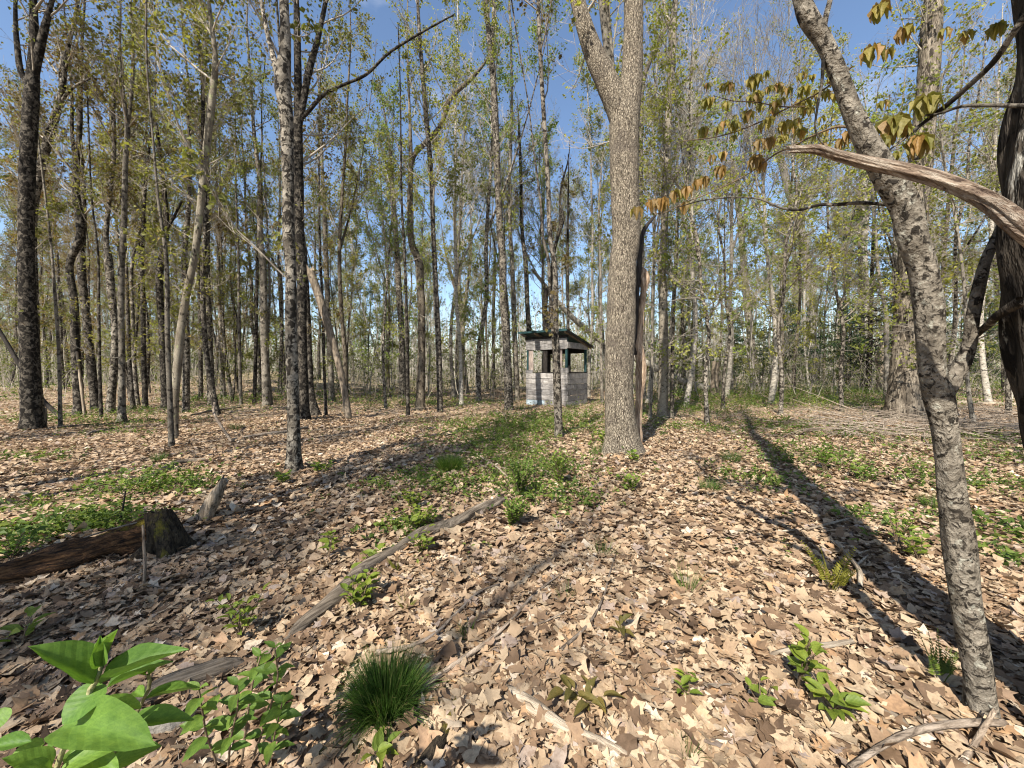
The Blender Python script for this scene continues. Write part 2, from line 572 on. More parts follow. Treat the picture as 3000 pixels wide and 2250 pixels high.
def trunk_tube(geo, pts, sides=12, step=.18, seed=0, amp=.03, cap=True, nt=(2, 6), ns=(2, 22), flare=None, mi=0, broken=0.0):
    """one lumpy tapered stem along pts (x,y,z,r)"""
    pts = np.asarray(pts, float)
    L = np.linalg.norm(np.diff(pts[:, :3], axis=0), axis=1).sum()
    n = int(np.clip(L / step, 6, 420))
    C = catmull(pts, n)
    P = C[None, :, :3]; r = C[:, 3]
    s = np.linspace(0, L, n)
    V, q = tubes(P, r[None], sides)
    th = (np.arange(sides) * 2 * np.pi / sides)[None, :]
    mod = 1 + rough(th, s[:, None], seed, amp, nt, ns)
    if flare is not None:
        h, a, k = flare           # height, amount, lobes
        rr = np.random.default_rng(seed + 5)
        lob = .55 + .45 * np.sin(k * th + rr.uniform(0, 6)) + .2 * np.sin((k + 2) * th + rr.uniform(0, 6))
        mod = mod + a * np.exp(-np.maximum(s[:, None] - .1, 0) / h) * lob
    ctr = np.repeat(C[:, :3], sides, 0)
    V = ctr + (V - ctr) * mod.reshape(-1, 1)
    if broken:
        rr = np.random.default_rng(seed + 9)
        t = norm(C[-1, :3] - C[-2, :3])
        jag = rr.uniform(0, broken, sides)
        V[-sides:] += t * jag[:, None]
    geo.add(V, q, mi=mi)
    if cap:
        top = len(V) - sides
        tip = C[-1, :3] + (norm(C[-1, :3] - C[-2, :3]) * (r[-1] * .3 - broken * .3))
        geo.add(np.vstack([V[-sides:], tip]), tris=[(i, (i + 1) % sides, sides) for i in range(sides)], mi=mi)
    return C


def leaf_quads(geo, P, tip, nrm, size, ratio=.7, fold=.25, rnd=None, mi=0):
    tip = norm(tip)
    side = norm(np.cross(tip, nrm)); nn = np.cross(side, tip)
    s = np.asarray(size).reshape(-1, 1)
    b = P; c = P + tip * s
    l = P + tip * s * .45 + side * s * ratio * .5 + nn * s * fold * .5
    r = P + tip * s * .45 - side * s * ratio * .5 + nn * s * fold * .5
    V = np.stack([b, l, c, r], 1).reshape(-1, 3)
    k = np.arange(len(P))[:, None] * 4
    t = np.concatenate([k + np.array([[0, 1, 2]]), k + np.array([[0, 2, 3]])])
    rv = None if rnd is None else np.repeat(rnd, 4)
    geo.add(V, tris=t, rnd=rv, mi=mi)


def sample_poly(P, R, idx, s):
    """points, directions and radii at fraction s of polylines P[idx]"""
    n = P.shape[1]
    x = np.clip(s * (n - 1), 0, n - 1.001)
    i = x.astype(int); f = (x - i)[:, None]
    a, b = P[idx, i], P[idx, i + 1]
    return a + (b - a) * f, norm(b - a), R[idx, i] + (R[idx, i + 1] - R[idx, i]) * f[:, 0]


def shoots(rng, start, d0, length, r0, n, up, wob, rmin=.002):
    m = len(start)
    P = np.zeros((m, n, 3)); P[:, 0] = start
    d = norm(d0)
    st = (length / (n - 1))[:, None]
    for i in range(1, n):
        d = norm(d + np.array([0, 0, up]) + rng.normal(0, wob, (m, 3)))
        P[:, i] = P[:, i - 1] + d * st
    t = np.linspace(0, 1, n)[None]
    R = np.maximum(r0[:, None] * (1 - .85 * t), rmin)
    return P, R


def crown(rng, tw, lf, paths, t0=.35, n1=28, n2=220, n3=520, nl=1800, L1=2.6, leaf=.075, el=(20, 60), up=.13, droop=.6,
          rmin=.0028, dead=6, tops=1.0):
    """twigs and leaves grown from the given stems; paths = list of (C (n,4), t0)"""
    lens = [np.linalg.norm(np.diff(C[:, :3], axis=0), axis=1).sum() * (1 - a) for C, a in paths]
    tot = sum(lens)
    st, d0, ln, r0 = [], [], [], []
    for (C, a), l in zip(paths, lens):
        k = max(3, int(n1 * l / tot))
        t = a + (1 - a) * rng.random(k) ** .85
        if dead and a > .1:
            t = np.r_[t, rng.uniform(.12, a, max(1, int(dead * l / tot)))]
            k = len(t)
        x = np.clip(t * (len(C) - 1), 0, len(C) - 1.001); i = x.astype(int); f = (x - i)[:, None]
        p = C[i] + (C[i + 1] - C[i]) * f
        az = rng.uniform(0, 2 * np.pi, k); e = np.radians(rng.uniform(el[0], el[1], k))
        low = t < a
        e[low] = np.radians(rng.uniform(-5, 35, low.sum()))
        st.append(p[:, :3]); d0.append(np.stack([np.cos(az) * np.cos(e), np.sin(az) * np.cos(e), np.sin(e)], 1))
        q = L1 * (1 - .62 * np.clip((t - a) / (1 - a + 1e-6), 0, 1)) * rng.uniform(.45, 1.15, k)
        q[low] *= .5
        ln.append(q)
        r0.append(np.minimum(p[:, 3] * .42, .006 + .0085 * q) * np.where(low, .6, 1))
    st, d0, ln, r0 = map(np.concatenate, (st, d0, ln, r0))
    P1, R1 = shoots(rng, st, d0, ln, r0, 7, up, .10, rmin)
    V, q = tubes(P1, R1, 5); tw.add(V, q)
    # secondary
    w = ln / ln.sum()
    i2 = rng.choice(len(ln), n2, p=w); s2 = rng.uniform(.15, 1, n2)
    p, d, r = sample_poly(P1, R1, i2, s2)
    l2 = ln[i2] * rng.uniform(.18, .5, n2) * (1.15 - .5 * s2)
    P2, R2 = shoots(rng, p, d + rng.normal(0, .55, (n2, 3)) + np.array([0, 0, .2]), l2, np.minimum(r * .7,   .003 + .004 * l2), 4, up * .8, .16, rmin * .9)
    V, q = tubes(P2, R2, 3); tw.add(V, q)
    i3 = rng.choice(n2, n3, p=l2 / l2.sum()); s3 = rng.uniform(.2, 1, n3)
    p, d, r = sample_poly(P2, R2, i3, s3)
    l3 = l2[i3] * rng.uniform(.25, .6, n3)
    P3_, R3_ = shoots(rng, p, d + rng.normal(0, .6, (n3, 3)) + np.array([0, 0, .15]), l3, np.full(n3, rmin * 1.0), 2, .1, .2, rmin * .75)
    V, q = tubes(P3_, R3_, 3); tw.add(V, q)
    # leaves in little bunches at the ends
    nb = nl // 5
    a2 = int(nb * .4)
    ia = rng.choice(n2, a2); pa, da, _ = sample_poly(P2, R2, ia, rng.uniform(.35, 1, a2) ** .7)
    ib = rng.choice(n3, nb - a2); pb, db, _ = sample_poly(P3_, R3_, ib, rng.uniform(.4, 1, nb - a2) ** .6)
    pp = np.repeat(np.concatenate([pa, pb]), 5, 0); k = len(pp)
    cl = np.repeat(rng.random(nb), 5)
    pp = pp + rng.normal(0, leaf * .8, (k, 3))
    tip = rng.normal(0, 1, (k, 3)); tip[:, 2] = tip[:, 2] * .5 - droop
    nr = rng.normal(0, .7, (k, 3)) + np.array([0, 0, .8])
    leaf_quads(lf, pp, tip, nr, leaf * rng.uniform(.6, 1.3, k), .8, .3, np.clip(cl * .75 + rng.random(k) * .25, 0, 1))


# ------------------------------------------------------------------ the ground
def axis(lo, mid0, mid1, hi, fine, grow=1.07):
    a = list(np.arange(mid0, mid1 + 1e-6, fine))
    s = fine
    while a[-1] < hi:
        s *= grow; a.append(a[-1] + s)
    s = fine
    b = [a[0]]
    while b[-1] > lo:
        s *= grow; b.append(b[-1] - s)
    return np.array(b[:0:-1] + a)


gx = axis(-500, -5, 5, 500, .12); gy = axis(-60, 0, 9, 600, .12)
X, Y = np.meshgrid(gx, gy)
Zg = gz(X, Y) + .012 * np.sin(9.1 * X + 3 * np.sin(5 * Y)) * np.sin(8.3 * Y + 2 * np.sin(6 * X)) * (Y < 12)
g = Geo()
nx, ny = len(gx), len(gy)
ii = (np.arange(ny - 1)[:, None] * nx + np.arange(nx - 1)[None]).ravel()
g.add(np.stack([X, Y, Zg], -1).reshape(-1, 3), np.stack([ii, ii + 1, ii + nx + 1, ii + nx], 1))
ground = link('ground', g.mesh('ground', 'soil'))
tag(ground, 'brown woodland floor strewn with dry fallen leaves', kind='structure')

# ------------------------------------------------------------------ fallen leaves
def lobed(kind, rng):
    """outline of a dry leaf in the xy plane, stem at the origin end (0,-.5), about 1 long"""
    if kind == 'maple':
        pts = [(0, -.42), (.16, -.37), (.42, -.37), (.36, -.16), (.54, .08), (.32, .08), (.23, .20), (.12, .37), (0, .54)]
    elif kind == 'oak':
        pts = [(0, -.5), (.07, -.36), (.22, -.26), (.12, -.12), (.32, .0), (.15, .12), (.28, .28), (.12, .36), (0, .52)]
    elif kind == 'beech':
        pts = [(0, -.5), (.14, -.36), (.25, -.15), (.27, .05), (.20, .25), (.09, .42), (0, .55)]
    else:
        pts = [(0, -.45), (.22, -.36), (.36, -.15), (.30, .15), (.22, .35), (.08, .42), (0, .5)]
    L = pts + [(-x, y) for x, y in pts[-2:0:-1]]
    a = np.array(L) + rng.normal(0, .04, (len(L), 2))
    return a


def curl(xy, rng, amt=1.0):
    a, b, c = rng.normal(0, .55, 3) * amt
    th = rng.uniform(0, 3.14)
    u = xy[:, 0] * math.cos(th) + xy[:, 1] * math.sin(th)
    v = -xy[:, 0] * math.sin(th) + xy[:, 1] * math.cos(th)
    z = a * u * u + b * .5 * v * v + c * .6 * u * v + .35 * abs(rng.normal()) * amt * np.abs(xy[:, 0])
    return np.column_stack([xy, z + rng.normal(0, .02, len(xy))])


def leaf_template(kind, rng, detail=True):
    o = lobed(kind, rng)
    if not detail:
        o = o[::2]
    n = len(o)
    xy = np.vstack([o, [(rng.normal(0, .02), -.06)]])
    return xy, np.array([(i, (i + 1) % n, n) for i in range(n)])


def scatter_leaves(geo, xyw, size, tmpl, rng, tilt=.45, lift=(0.0, .035), flat=False):
    """many copies of flat templates, each curled and turned on its own"""
    which = rng.integers(0, len(tmpl), len(xyw))
    for ti, (xy, tris) in enumerate(tmpl):
        sel = np.where(which == ti)[0]
        m = len(sel)
        if not m:
            continue
        k = len(xy)
        th = rng.uniform(0, 3.14, (m, 1)); a = rng.normal(0, .36, (m, 1)); b = rng.normal(0, .22, (m, 1)); f = np.abs(rng.normal(0, .22, (m, 1)))
        hard = rng.random((m, 1)) < .08
        a = np.where(hard, a * 2.4, a); f = np.where(hard, f * 2.4, f)
        x = xy[None, :, 0]; y = xy[None, :, 1]
        u = x * np.cos(th) + y * np.sin(th); v = -x * np.sin(th) + y * np.cos(th)
        z = a * u * u + b * v * v + f * np.abs(x) + rng.normal(0, .045, (m, k))
        V = np.stack([np.broadcast_to(x, z.shape), np.broadcast_to(y, z.shape), z], -1) * size[sel][:, None, None]
        yaw = rng.uniform(0, 6.283, m); t1 = rng.normal(0, tilt, m); t2 = rng.normal(0, tilt, m)
        up = norm(np.stack([t1, t2, np.ones(m)], 1))
        ex = np.stack([np.cos(yaw), np.sin(yaw), np.zeros(m)], 1)
        ey = norm(np.cross(up, ex)); ex = np.cross(ey, up)
        Wd = V[:, :, 0:1] * ex[:, None] + V[:, :, 1:2] * ey[:, None] + V[:, :, 2:3] * up[:, None]
        p = xyw[sel]
        base = np.column_stack([p, gz(p[:, 0], p[:, 1]) + rng.uniform(lift[0], lift[1], m) + .012])
        Wd = Wd + base[:, None, :]
        T = tris[None] + (np.arange(m) * k)[:, None, None]
        rn = rng.random(m)
        geo.add(Wd.reshape(-1, 3), tris=T.reshape(-1, 3), rnd=np.repeat(rn, k))


def wedge(rng, n, d0, d1, extra=.45, slope=1.40):
    """random floor points in view between two depths"""
    D = np.sqrt(rng.uniform(d0 * d0, d1 * d1, n))
    x = rng.uniform(-1, 1, n) * (slope * D + extra)
    return np.column_stack([x, D])


rl = np.random.default_rng(11)
T_hi = [leaf_template(k, rl) for k in ('maple', 'maple', 'oak', 'beech', 'blunt', 'maple', 'oak', 'maple')]
T_mid = [leaf_template(k, rl, False) for k in ('maple', 'oak', 'beech', 'blunt')]
quad_t = [(np.array([(0, -.5), (.36, -.05), (0, .5), (-.33, .08)]), np.array([(0, 1, 2), (0, 2, 3)])),
          (np.array([(0, -.45), (.42, .12), (.05, .45), (-.30, -.1)]), np.array([(0, 1, 2), (0, 2, 3)]))]
lit = Geo()
p = wedge(rl, 17000, 1.05, 2.7); scatter_leaves(lit, p, .034 + .075 * rl.random(len(p)) ** 1.8, T_hi, rl, .24, (0, .028))
p = wedge(rl, 34000, 2.7, 5.2); scatter_leaves(lit, p, .036 + .075 * rl.random(len(p)) ** 1.8, T_mid, rl, .26, (0, .03))
p = wedge(rl, 70000, 5.2, 11); scatter_leaves(lit, p, .045 + .075 * rl.random(len(p)) ** 1.7, quad_t, rl, .28, (0, .035))
p = wedge(rl, 90000, 11, 27); scatter_leaves(lit, p, rl.uniform(.05, .115, len(p)), quad_t, rl, .25, (0, .04))
o = link('leaf_litter', lit.mesh('leaf_litter', 'dry', smooth=True), ground)
tag(o, kind='stuff')

leaf_meshes = []
for i in range(14):
    kind = ['maple', 'maple', 'oak', 'beech', 'maple', 'blunt', 'oak'][i % 7]
    xy, tr = leaf_template(kind, rl)
    gg = Geo(); gg.add(curl(xy, rl, 1.0), tris=tr)
    leaf_meshes.append(gg.mesh('fallen_leaf', 'dry_one', smooth=True))
k = 0
pts = np.vstack([wedge(rl, 230, 1.25, 2.4, -.1, 1.3), wedge(rl, 60, 2.4, 3.2, -.1, 1.3)])
for x, y in pts:
    s = rl.uniform(.05, .10)
    up = Vector((rl.normal(0, .3), rl.normal(0, .3), 1)).normalized()
    q = up.to_track_quat('Z', 'Y').to_matrix().to_4x4() @ Matrix.Rotation(rl.uniform(0, 6.28), 4, 'Z')
    M4 = Matrix.Translation((x, y, float(gz(x, y)) + rl.uniform(.03, .055))) @ q @ Matrix.Diagonal((s, s, s, 1))
    link('fallen_leaf', leaf_meshes[k % 14], ground, mat=M4); k += 1

# ------------------------------------------------------------------ trees
used_spots = []


def path_px(pts, D=None, dd=0.0):
    """traced (crop,x,y,width) -> (x,y,z,r) at depth D (of the base), drifting dd per metre of height"""
    out = []
    for i, (c, x, y, w) in enumerate(pts):
        X, Y = px(c, x, y)
        if D is None:
            b = gpix(X, Y); D = b[1]
        Dk = D
        p = P3(X, Y, Dk)
        if dd:
            Dk = D + dd * max(p[2], 0); p = P3(X, Y, Dk)
        k = Dk / ray(X, Y)[1]
        out.append((*p, w / OFF[c][2] / F_ * k / 2))
    return np.array(out), D


def extend(path, H, rng, rtop=.014, wob=.05, up=.25):
    p = path[-1].copy(); z0 = p[2]
    if z0 > H - .8:
        H = z0 + 1.2
    n = max(2, int((H - z0) / 1.3))
    d = norm(path[-1, :3] - path[-2, :3])
    r0 = p[3]; out = []
    for i in range(1, n + 1):
        d = norm(d + np.array([0, 0, up]) + rng.normal(0, wob, 3))
        p = p.copy(); p[:3] += d * (H - z0) / n
        p[3] = r0 + (rtop - r0) * (i / n) ** .85
        out.append(p)
    return np.vstack([path, out])


def root_in(path, depth=.12):
    a = path[0].copy(); b = path[1]
    d = norm(b[:3] - a[:3]); d = d / max(d[2], .4)
    a[:3] -= d * depth
    return np.vstack([a, path])


def tree(name, label, cat, pts, H=15, mat='maple', leafmat='olive', twig='twig', D=None, limbs=(), group=None, seed=0, flare=(.16, .55, 4),
         sides=12, amp=.035, t0=.4, grow=True, dd=0.0, step=.16, gp=None, ext=True, broken=0.0, twigonly=False, **kw):
    rng = np.random.default_rng(1000 + seed)
    path, D = path_px(pts, D, dd)
    if ext:
        path = extend(path, H, rng)
    base = path[0, :3].copy()
    path = root_in(path)
    e = thing(name, label, cat, base, group)
    geo = Geo()
    C = trunk_tube(geo, path, sides, step, seed, amp, flare=flare, broken=broken)
    link('trunk', geo.mesh('trunk', mat, shift=base), e)
    stems = [(C, t0)]
    for lm in limbs:
        lp, _ = path_px(lm['p'], D, lm.get('dd', 0.0))
        if lm.get('ext', True):
            lp = extend(lp, lm.get('H', H - 1), rng)
        gl = Geo()
        Cl = trunk_tube(gl, lp, lm.get('sides', 10), step, seed + 7, amp, broken=lm.get('broken', 0.0))
        link(lm.get('name', 'limb'), gl.mesh('limb', lm.get('mat', mat), shift=base), e)
        if lm.get('leafy', True):
            stems.append((Cl, .15))
    if grow:
        tw, lf = Geo(), Geo()
        crown(rng, tw, lf, stems, **(gp or {}))
        tag(link('twigs', tw.mesh('twigs', twig, shift=base), e), kind='stuff')
        if not twigonly:
            tag(link('foliage', lf.mesh('foliage', leafmat, smooth=False, shift=base), e), kind='stuff')
    used_spots.append((base[0], base[1]))
    return e


GW = 'tall maples standing in the open woods'
sd = 0


def T(label, pts, H=15, mat='maple', leafmat='olive', **kw):
    global sd
    sd += 1
    return tree(kw.pop('name', 'maple_tree'), label, kw.pop('cat', 'tree'), pts, H, mat, leafmat, seed=sd, group=kw.pop('group', GW), **kw)


thin = dict(n1=14, n2=70, n3=160, nl=700, L1=1.3, leaf=.07)
med = dict(n1=26, n2=230, n3=620, nl=2200, L1=2.4, leaf=.075)
big = dict(n1=34, n2=320, n3=900, nl=2800, L1=3.0, leaf=.08)

# --- left side
T('thick dark maple at the left edge, bright lichened flank, forked high up',
  [(4, 208, 1125, 96), (4, 200, 900, 92), (4, 190, 600, 88), (4, 170, 0, 74), (1, 178, 1100, 74), (1, 205, 600, 70), (1, 222, 300, 48), (1, 215, 0, 38)], 16,
  'maple_dark', 'olive', gp=big, limbs=[dict(p=[(1, 190, 560, 40), (1, 150, 500, 34), (1, 112, 300, 28), (1, 100, 100, 20)]),
                                       dict(p=[(1, 222, 500, 40), (1, 255, 330, 44), (1, 290, 180, 38), (1, 322, 60, 26)])])
T('leaning second stem close behind the thick left edge maple',
  [(4, 262, 1062, 44), (4, 240, 800, 42), (4, 222, 300, 42), (1, 225, 1290, 42), (1, 262, 1100, 44), (1, 300, 950, 44), (1, 350, 780, 42), (1, 392, 640, 34), (1, 430, 350, 26), (1, 500, 50, 16)], 14,
  'maple', 'bronze', gp=med, limbs=[dict(p=[(1, 392, 660, 18), (1, 470, 570, 14), (1, 600, 500, 9)], ext=False), dict(p=[(1, 400, 640, 20), (1, 398, 400, 16), (1, 460, 250, 10)])])
T('thin sapling right beside the thick left edge maple', [(4, 392, 1108, 20), (4, 380, 600, 17), (4, 352, 200, 16), (4, 338, 0, 13)], 9, 'grey', 'olive', gp=thin, sides=8)
T('dark straight maple with a pale dead sapling leaning on its foot',
  [(4, 516, 1030, 52), (4, 490, 600, 46), (4, 480, 300, 42), (4, 465, 0, 38), (1, 500, 1600, 40), (1, 490, 1200, 40), (1, 512, 900, 30), (1, 525, 600, 20)], 14, 'maple_dark', 'bronze', gp=med,
  limbs=[dict(p=[(1, 492, 1080, 24), (1, 470, 900, 20), (1, 465, 600, 14), (1, 450, 400, 9)])])
T('pale dead sapling leaning against a dark straight maple', [(4, 548, 1040, 15), (4, 520, 800, 14), (4, 497, 620, 11)], 0, 'dead_pale', ext=False, grow=False, name='dead_sapling', flare=None, sides=7, group=None)
T('speckled grey maple leaning slightly left behind the dark straight one',
  [(4, 622, 1000, 46), (4, 590, 700, 45), (4, 560, 400, 42), (4, 525, 0, 40), (1, 540, 1450, 30), (1, 525, 1000, 24)], 14, 'maple', 'olive', gp=med)
T('thin pole tree between two speckled maples', [(4, 656, 1052, 20), (4, 645, 700, 17), (4, 640, 300, 15), (4, 636, 0, 12)], 9, 'maple_dark', 'olive', gp=thin, sides=8)
T('crooked maple bulging to the right at mid height',
  [(4, 712, 1022, 44), (4, 738, 720, 42), (4, 748, 500, 40), (4, 722, 250, 40), (4, 700, 0, 40), (1, 692, 1600, 32), (1, 712, 1250, 28), (1, 738, 1000, 24), (1, 735, 700, 20), (1, 780, 200, 10)], 14, 'maple', 'bronze', gp=med)
T('straight grey maple with flared dark foot that forks in two high up',
  [(4, 790, 1083, 40), (4, 790, 700, 34), (4, 785, 300, 33), (4, 790, 0, 33), (1, 798, 1550, 32), (1, 815, 1000, 28), (1, 825, 830, 26), (1, 800, 600, 16), (1, 780, 300, 10)], 13, 'grey', 'olive', gp=med, flare=(.12, .9, 4),
  limbs=[dict(p=[(1, 825, 840, 18), (1, 850, 640, 20), (1, 862, 300, 16), (1, 850, 0, 10)])])
T('slim speckled maple right of the flared grey one', [(4, 862, 992, 24), (4, 840, 700, 22), (4, 825, 300, 20), (4, 815, 0, 18)], 12, 'maple', 'olive', gp=med, sides=9)
T('dark narrow trunk between the slim maple and the lichened double stem', [(4, 942, 990, 29), (4, 930, 600, 27), (4, 925, 200, 25), (4, 920, 0, 23), (1, 930, 1500, 20)], 13, 'maple_dark', 'bronze', gp=med, sides=9)
T('upright dark maple just left of the lichened double stem', [(4, 1072, 985, 40), (4, 1052, 500, 38), (4, 1050, 0, 36), (1, 1066, 1600, 33), (1, 1060, 1200, 26), (1, 1025, 900, 18), (1, 1000, 700, 12)], 14, 'maple_dark', 'olive', gp=med,
  limbs=[dict(p=[(1, 1075, 1500, 16), (1, 1130, 1400, 15), (1, 1180, 1300, 12)], ext=False)])
T('thin pale stem rising beside the yellow lichened curved trunk', [(4, 1112, 1238, 31), (4, 1100, 900, 30), (4, 1085, 500, 27), (4, 1076, 0, 22), (1, 1020, 1250, 15), (1, 1000, 1000, 12)], 10, 'grey', 'olive', gp=thin, flare=(.1, .4, 3))
T('curved trunk with yellow green lichen low on its pale flank, snaking upwards',
  [(4, 1130, 1185, 38), (4, 1136, 900, 44), (4, 1160, 600, 48), (4, 1190, 350, 42), (4, 1230, 150, 40), (4, 1262, 0, 40), (1, 1268, 1620, 40), (1, 1302, 1300, 40), (1, 1340, 950, 42), (1, 1372, 650, 44), (1, 1395, 400, 32), (1, 1370, 150, 24), (1, 1352, 0, 20)],
  13, 'lichen', 'olive', gp=med)
T('blotchy maple close behind the lichened curved trunk', [(4, 1205, 1020, 40), (4, 1206, 600, 40), (4, 1200, 200, 36), (4, 1195, 0, 32), (1, 1225, 1300, 26), (1, 1225, 900, 20), (1, 1215, 500, 12)], 15, 'maple', 'yellow', gp=med)
T('slender speckled trunk half way between the lichened stem and the tall forked maple', [(4, 1302, 932, 24), (4, 1298, 500, 22), (4, 1290, 200, 20), (4, 1290, 0, 18)], 13, 'maple', 'olive', gp=med, sides=9)
T('mottled maple with a lying twig at its foot, left of the grassy patch', [(4, 1372, 970, 42), (4, 1356, 600, 42), (4, 1345, 300, 42), (4, 1330, 0, 48), (1, 1345, 1500, 30), (1, 1340, 1000, 24)], 15, 'maple', 'olive', gp=med)
T('slim grey tree with a little grass at its foot in the left woods', [(4, 1448, 920, 30), (4, 1436, 600, 28), (4, 1425, 300, 24), (4, 1415, 0, 20)], 13, 'grey', 'olive', gp=med, sides=9)
T('thin slanting pole left of the smooth grey maple', [(4, 1562, 970, 20), (4, 1552, 600, 19), (4, 1548, 200, 17), (4, 1545, 0, 14)], 12, 'grey', 'bronze', gp=thin, sides=8)
T('narrow trunk hugging the left of the smooth grey maple', [(4, 1648, 962, 22), (4, 1660, 500, 21), (4, 1668, 0, 18), (1, 1680, 1200, 14)], 13, 'maple_dark', 'olive', gp=thin, sides=8)
T('smooth grey maple standing left of the tall forked maple', [(4, 1727, 975, 46), (4, 1712, 500, 43), (4, 1697, 0, 38), (1, 1690, 1600, 36), (1, 1685, 1200, 28), (1, 1650, 900, 22), (1, 1622, 500, 16), (1, 1600, 100, 10)], 15, 'grey', 'yellow', gp=med)
T('thin curved stem just right of the smooth grey maple', [(4, 1760, 972, 18), (4, 1735, 650, 17), (4, 1748, 200, 15), (4, 1742, 0, 12)], 10, 'grey', 'olive', gp=thin, sides=8)
T('tall pale maple with black blotches and high fork, nearest trunk on the left',
  [(4, 1905, 1400, 86), (4, 1902, 1000, 72), (4, 1886, 500, 72), (4, 1880, 0, 68), (1, 1875, 1600, 72), (1, 1868, 1250, 70), (1, 1863, 950, 74), (1, 1850, 700, 84), (1, 1832, 560, 96), (1, 1850, 300, 66), (1, 1840, 0, 54)], 15, 'maple', 'olive', gp=big, sides=16, amp=.045,
  limbs=[dict(p=[(1, 1815, 560, 44), (1, 1780, 400, 34), (1, 1740, 250, 28), (1, 1690, 0, 22)])])
T('dark blotched maple right behind the tall pale forked one, with long thin bough',
  [(4, 1972, 1062, 62), (4, 1957, 500, 56), (4, 1950, 0, 58), (1, 1945, 1600, 56), (1, 1936, 1250, 60), (1, 1930, 950, 58), (1, 1932, 600, 46), (1, 1925, 200, 40), (1, 1920, 0, 32)], 15, 'maple_dark', 'olive', gp=big,
  limbs=[dict(p=[(1, 1940, 800, 40), (1, 1968, 650, 42), (1, 1992, 500, 44), (1, 2060, 250, 34), (1, 2112, 0, 26)]),
         dict(p=[(1, 1955, 770, 20), (1, 2000, 720, 26), (1, 2090, 620, 22), (1, 2212, 555, 18), (2, 150, 490, 18), (2, 300, 350, 17), (2, 500, 222, 14), (2, 730, 95, 9)], ext=False, leafy=False, name='bough')])
T('dark trunk leaning out right at the foot of the blotched pair', [(4, 2045, 1042, 62), (4, 2018, 920, 48), (4, 2002, 700, 46), (4, 1990, 400, 44), (4, 1975, 100, 40), (4, 1970, 0, 38)], 13, 'maple_dark', 'bronze', gp=med, flare=(.14, .7, 4))
T('slim grey maple right of the blotched pair', [(4, 2152, 945, 36), (4, 2132, 500, 33), (4, 2112, 0, 30), (1, 2100, 1300, 24)], 14, 'grey', 'yellow', gp=med)
T('thin trunk left of the slim grey maple near the blotched pair', [(4, 2112, 1030, 20), (4, 2100, 700, 20), (4, 2090, 300, 18), (4, 2075, 0, 15)], 11, 'maple_dark', 'olive', gp=thin, sides=8)
T('dead snag leaning left with a splintered broken top', [(5, 50, 1060, 42), (5, 12, 830, 40), (4, 2180, 640, 42), (4, 2135, 480, 46), (4, 2080, 300, 50), (4, 2015, 110, 52)], 0, 'dead', ext=False, grow=False, name='dead_snag', group=None, flare=None, broken=.25)
T('dark dead pole leaning across the left edge of the woods', [(4, 372, 1026, 26), (4, 282, 940, 26), (4, 200, 830, 24), (4, 100, 660, 23), (4, 0, 490, 20), (4, -60, 400, 18)], 0, 'darkwood', ext=False, grow=False, name='dead_pole', group=None, flare=None)
# --- centre, between the forked maple and the shelter
T('pale maple with flared foot left of the twisted forked maple', [(5, 397, 930, 48), (5, 390, 500, 40), (5, 372, 200, 40), (5, 362, 0, 36), (2, 345, 1400, 30), (2, 330, 1150, 22), (2, 290, 800, 14)], 14, 'maple', 'yellow', gp=med, flare=(.13, .8, 3))
T('narrow dark stem between the two flared maples', [(5, 432, 1040, 24), (5, 425, 500, 22), (5, 410, 0, 18)], 11, 'maple_dark', 'yellow', gp=thin, sides=8)
T('brown smooth maple with flared foot and a bough arching right',
  [(5, 510, 998, 60), (5, 520, 600, 50), (5, 512, 200, 50), (5, 490, 0, 50), (2, 470, 1620, 46), (2, 446, 1400, 40), (2, 450, 1100, 32), (2, 445, 800, 20), (2, 430, 400, 12)], 14, 'maple_brown', 'yellow', gp=med, flare=(.15, .8, 4),
  limbs=[dict(p=[(2, 452, 1080, 26), (2, 470, 1010, 30), (2, 540, 930, 32), (2, 640, 820, 30), (2, 700, 650, 28), (2, 840, 510, 26)], name='bough', H=7)])
T('straight speckled maple half way to the shelter', [(5, 640, 1010, 38), (5, 630, 600, 38), (5, 615, 300, 34), (5, 602, 0, 32), (2, 600, 1620, 31), (2, 580, 1100, 32), (2, 545, 700, 31), (2, 520, 400, 26), (2, 495, 0, 18)], 14, 'maple', 'yellow', gp=med)
T('many stemmed maple with spreading forks behind the speckled ones', [(5, 775, 860, 50), (5, 776, 500, 44), (5, 758, 200, 34), (5, 745, 0, 28), (2, 735, 1450, 20)], 14, 'maple_brown', 'yellow', gp=med,
  limbs=[dict(p=[(5, 776, 480, 24), (5, 800, 300, 26), (5, 830, 100, 22), (2, 840, 1500, 16)]), dict(p=[(5, 765, 300, 22), (5, 715, 130, 20), (5, 680, 0, 14)])])
T('thin stem growing from the foot of the many stemmed maple', [(5, 820, 890, 22), (5, 790, 620, 20), (5, 795, 400, 16), (5, 820, 200, 12)], 9, 'grey', 'yellow', gp=thin, sides=8)
T('slender dark tree with knobbly foot left of the shelter', [(5, 990, 860, 20), (5, 984, 500, 19), (5, 994, 0, 15)], 12, 'maple_dark', 'yellow', gp=thin, sides=8)
T('straight blotchy maple standing in front of the shelter on its left',
  [(5, 1087, 1003, 58), (5, 1072, 600, 50), (5, 1047, 200, 48), (5, 1045, 0, 47), (2, 1040, 1620, 46), (2, 1020, 1300, 44), (2, 1006, 1000, 44), (2, 995, 700, 42), (2, 975, 400, 38), (2, 955, 200, 34), (2, 935, 0, 24)], 14, 'maple', 'yellow', gp=med,
  limbs=[dict(p=[(2, 970, 330, 20), (2, 985, 150, 24), (2, 985, 0, 18)])])
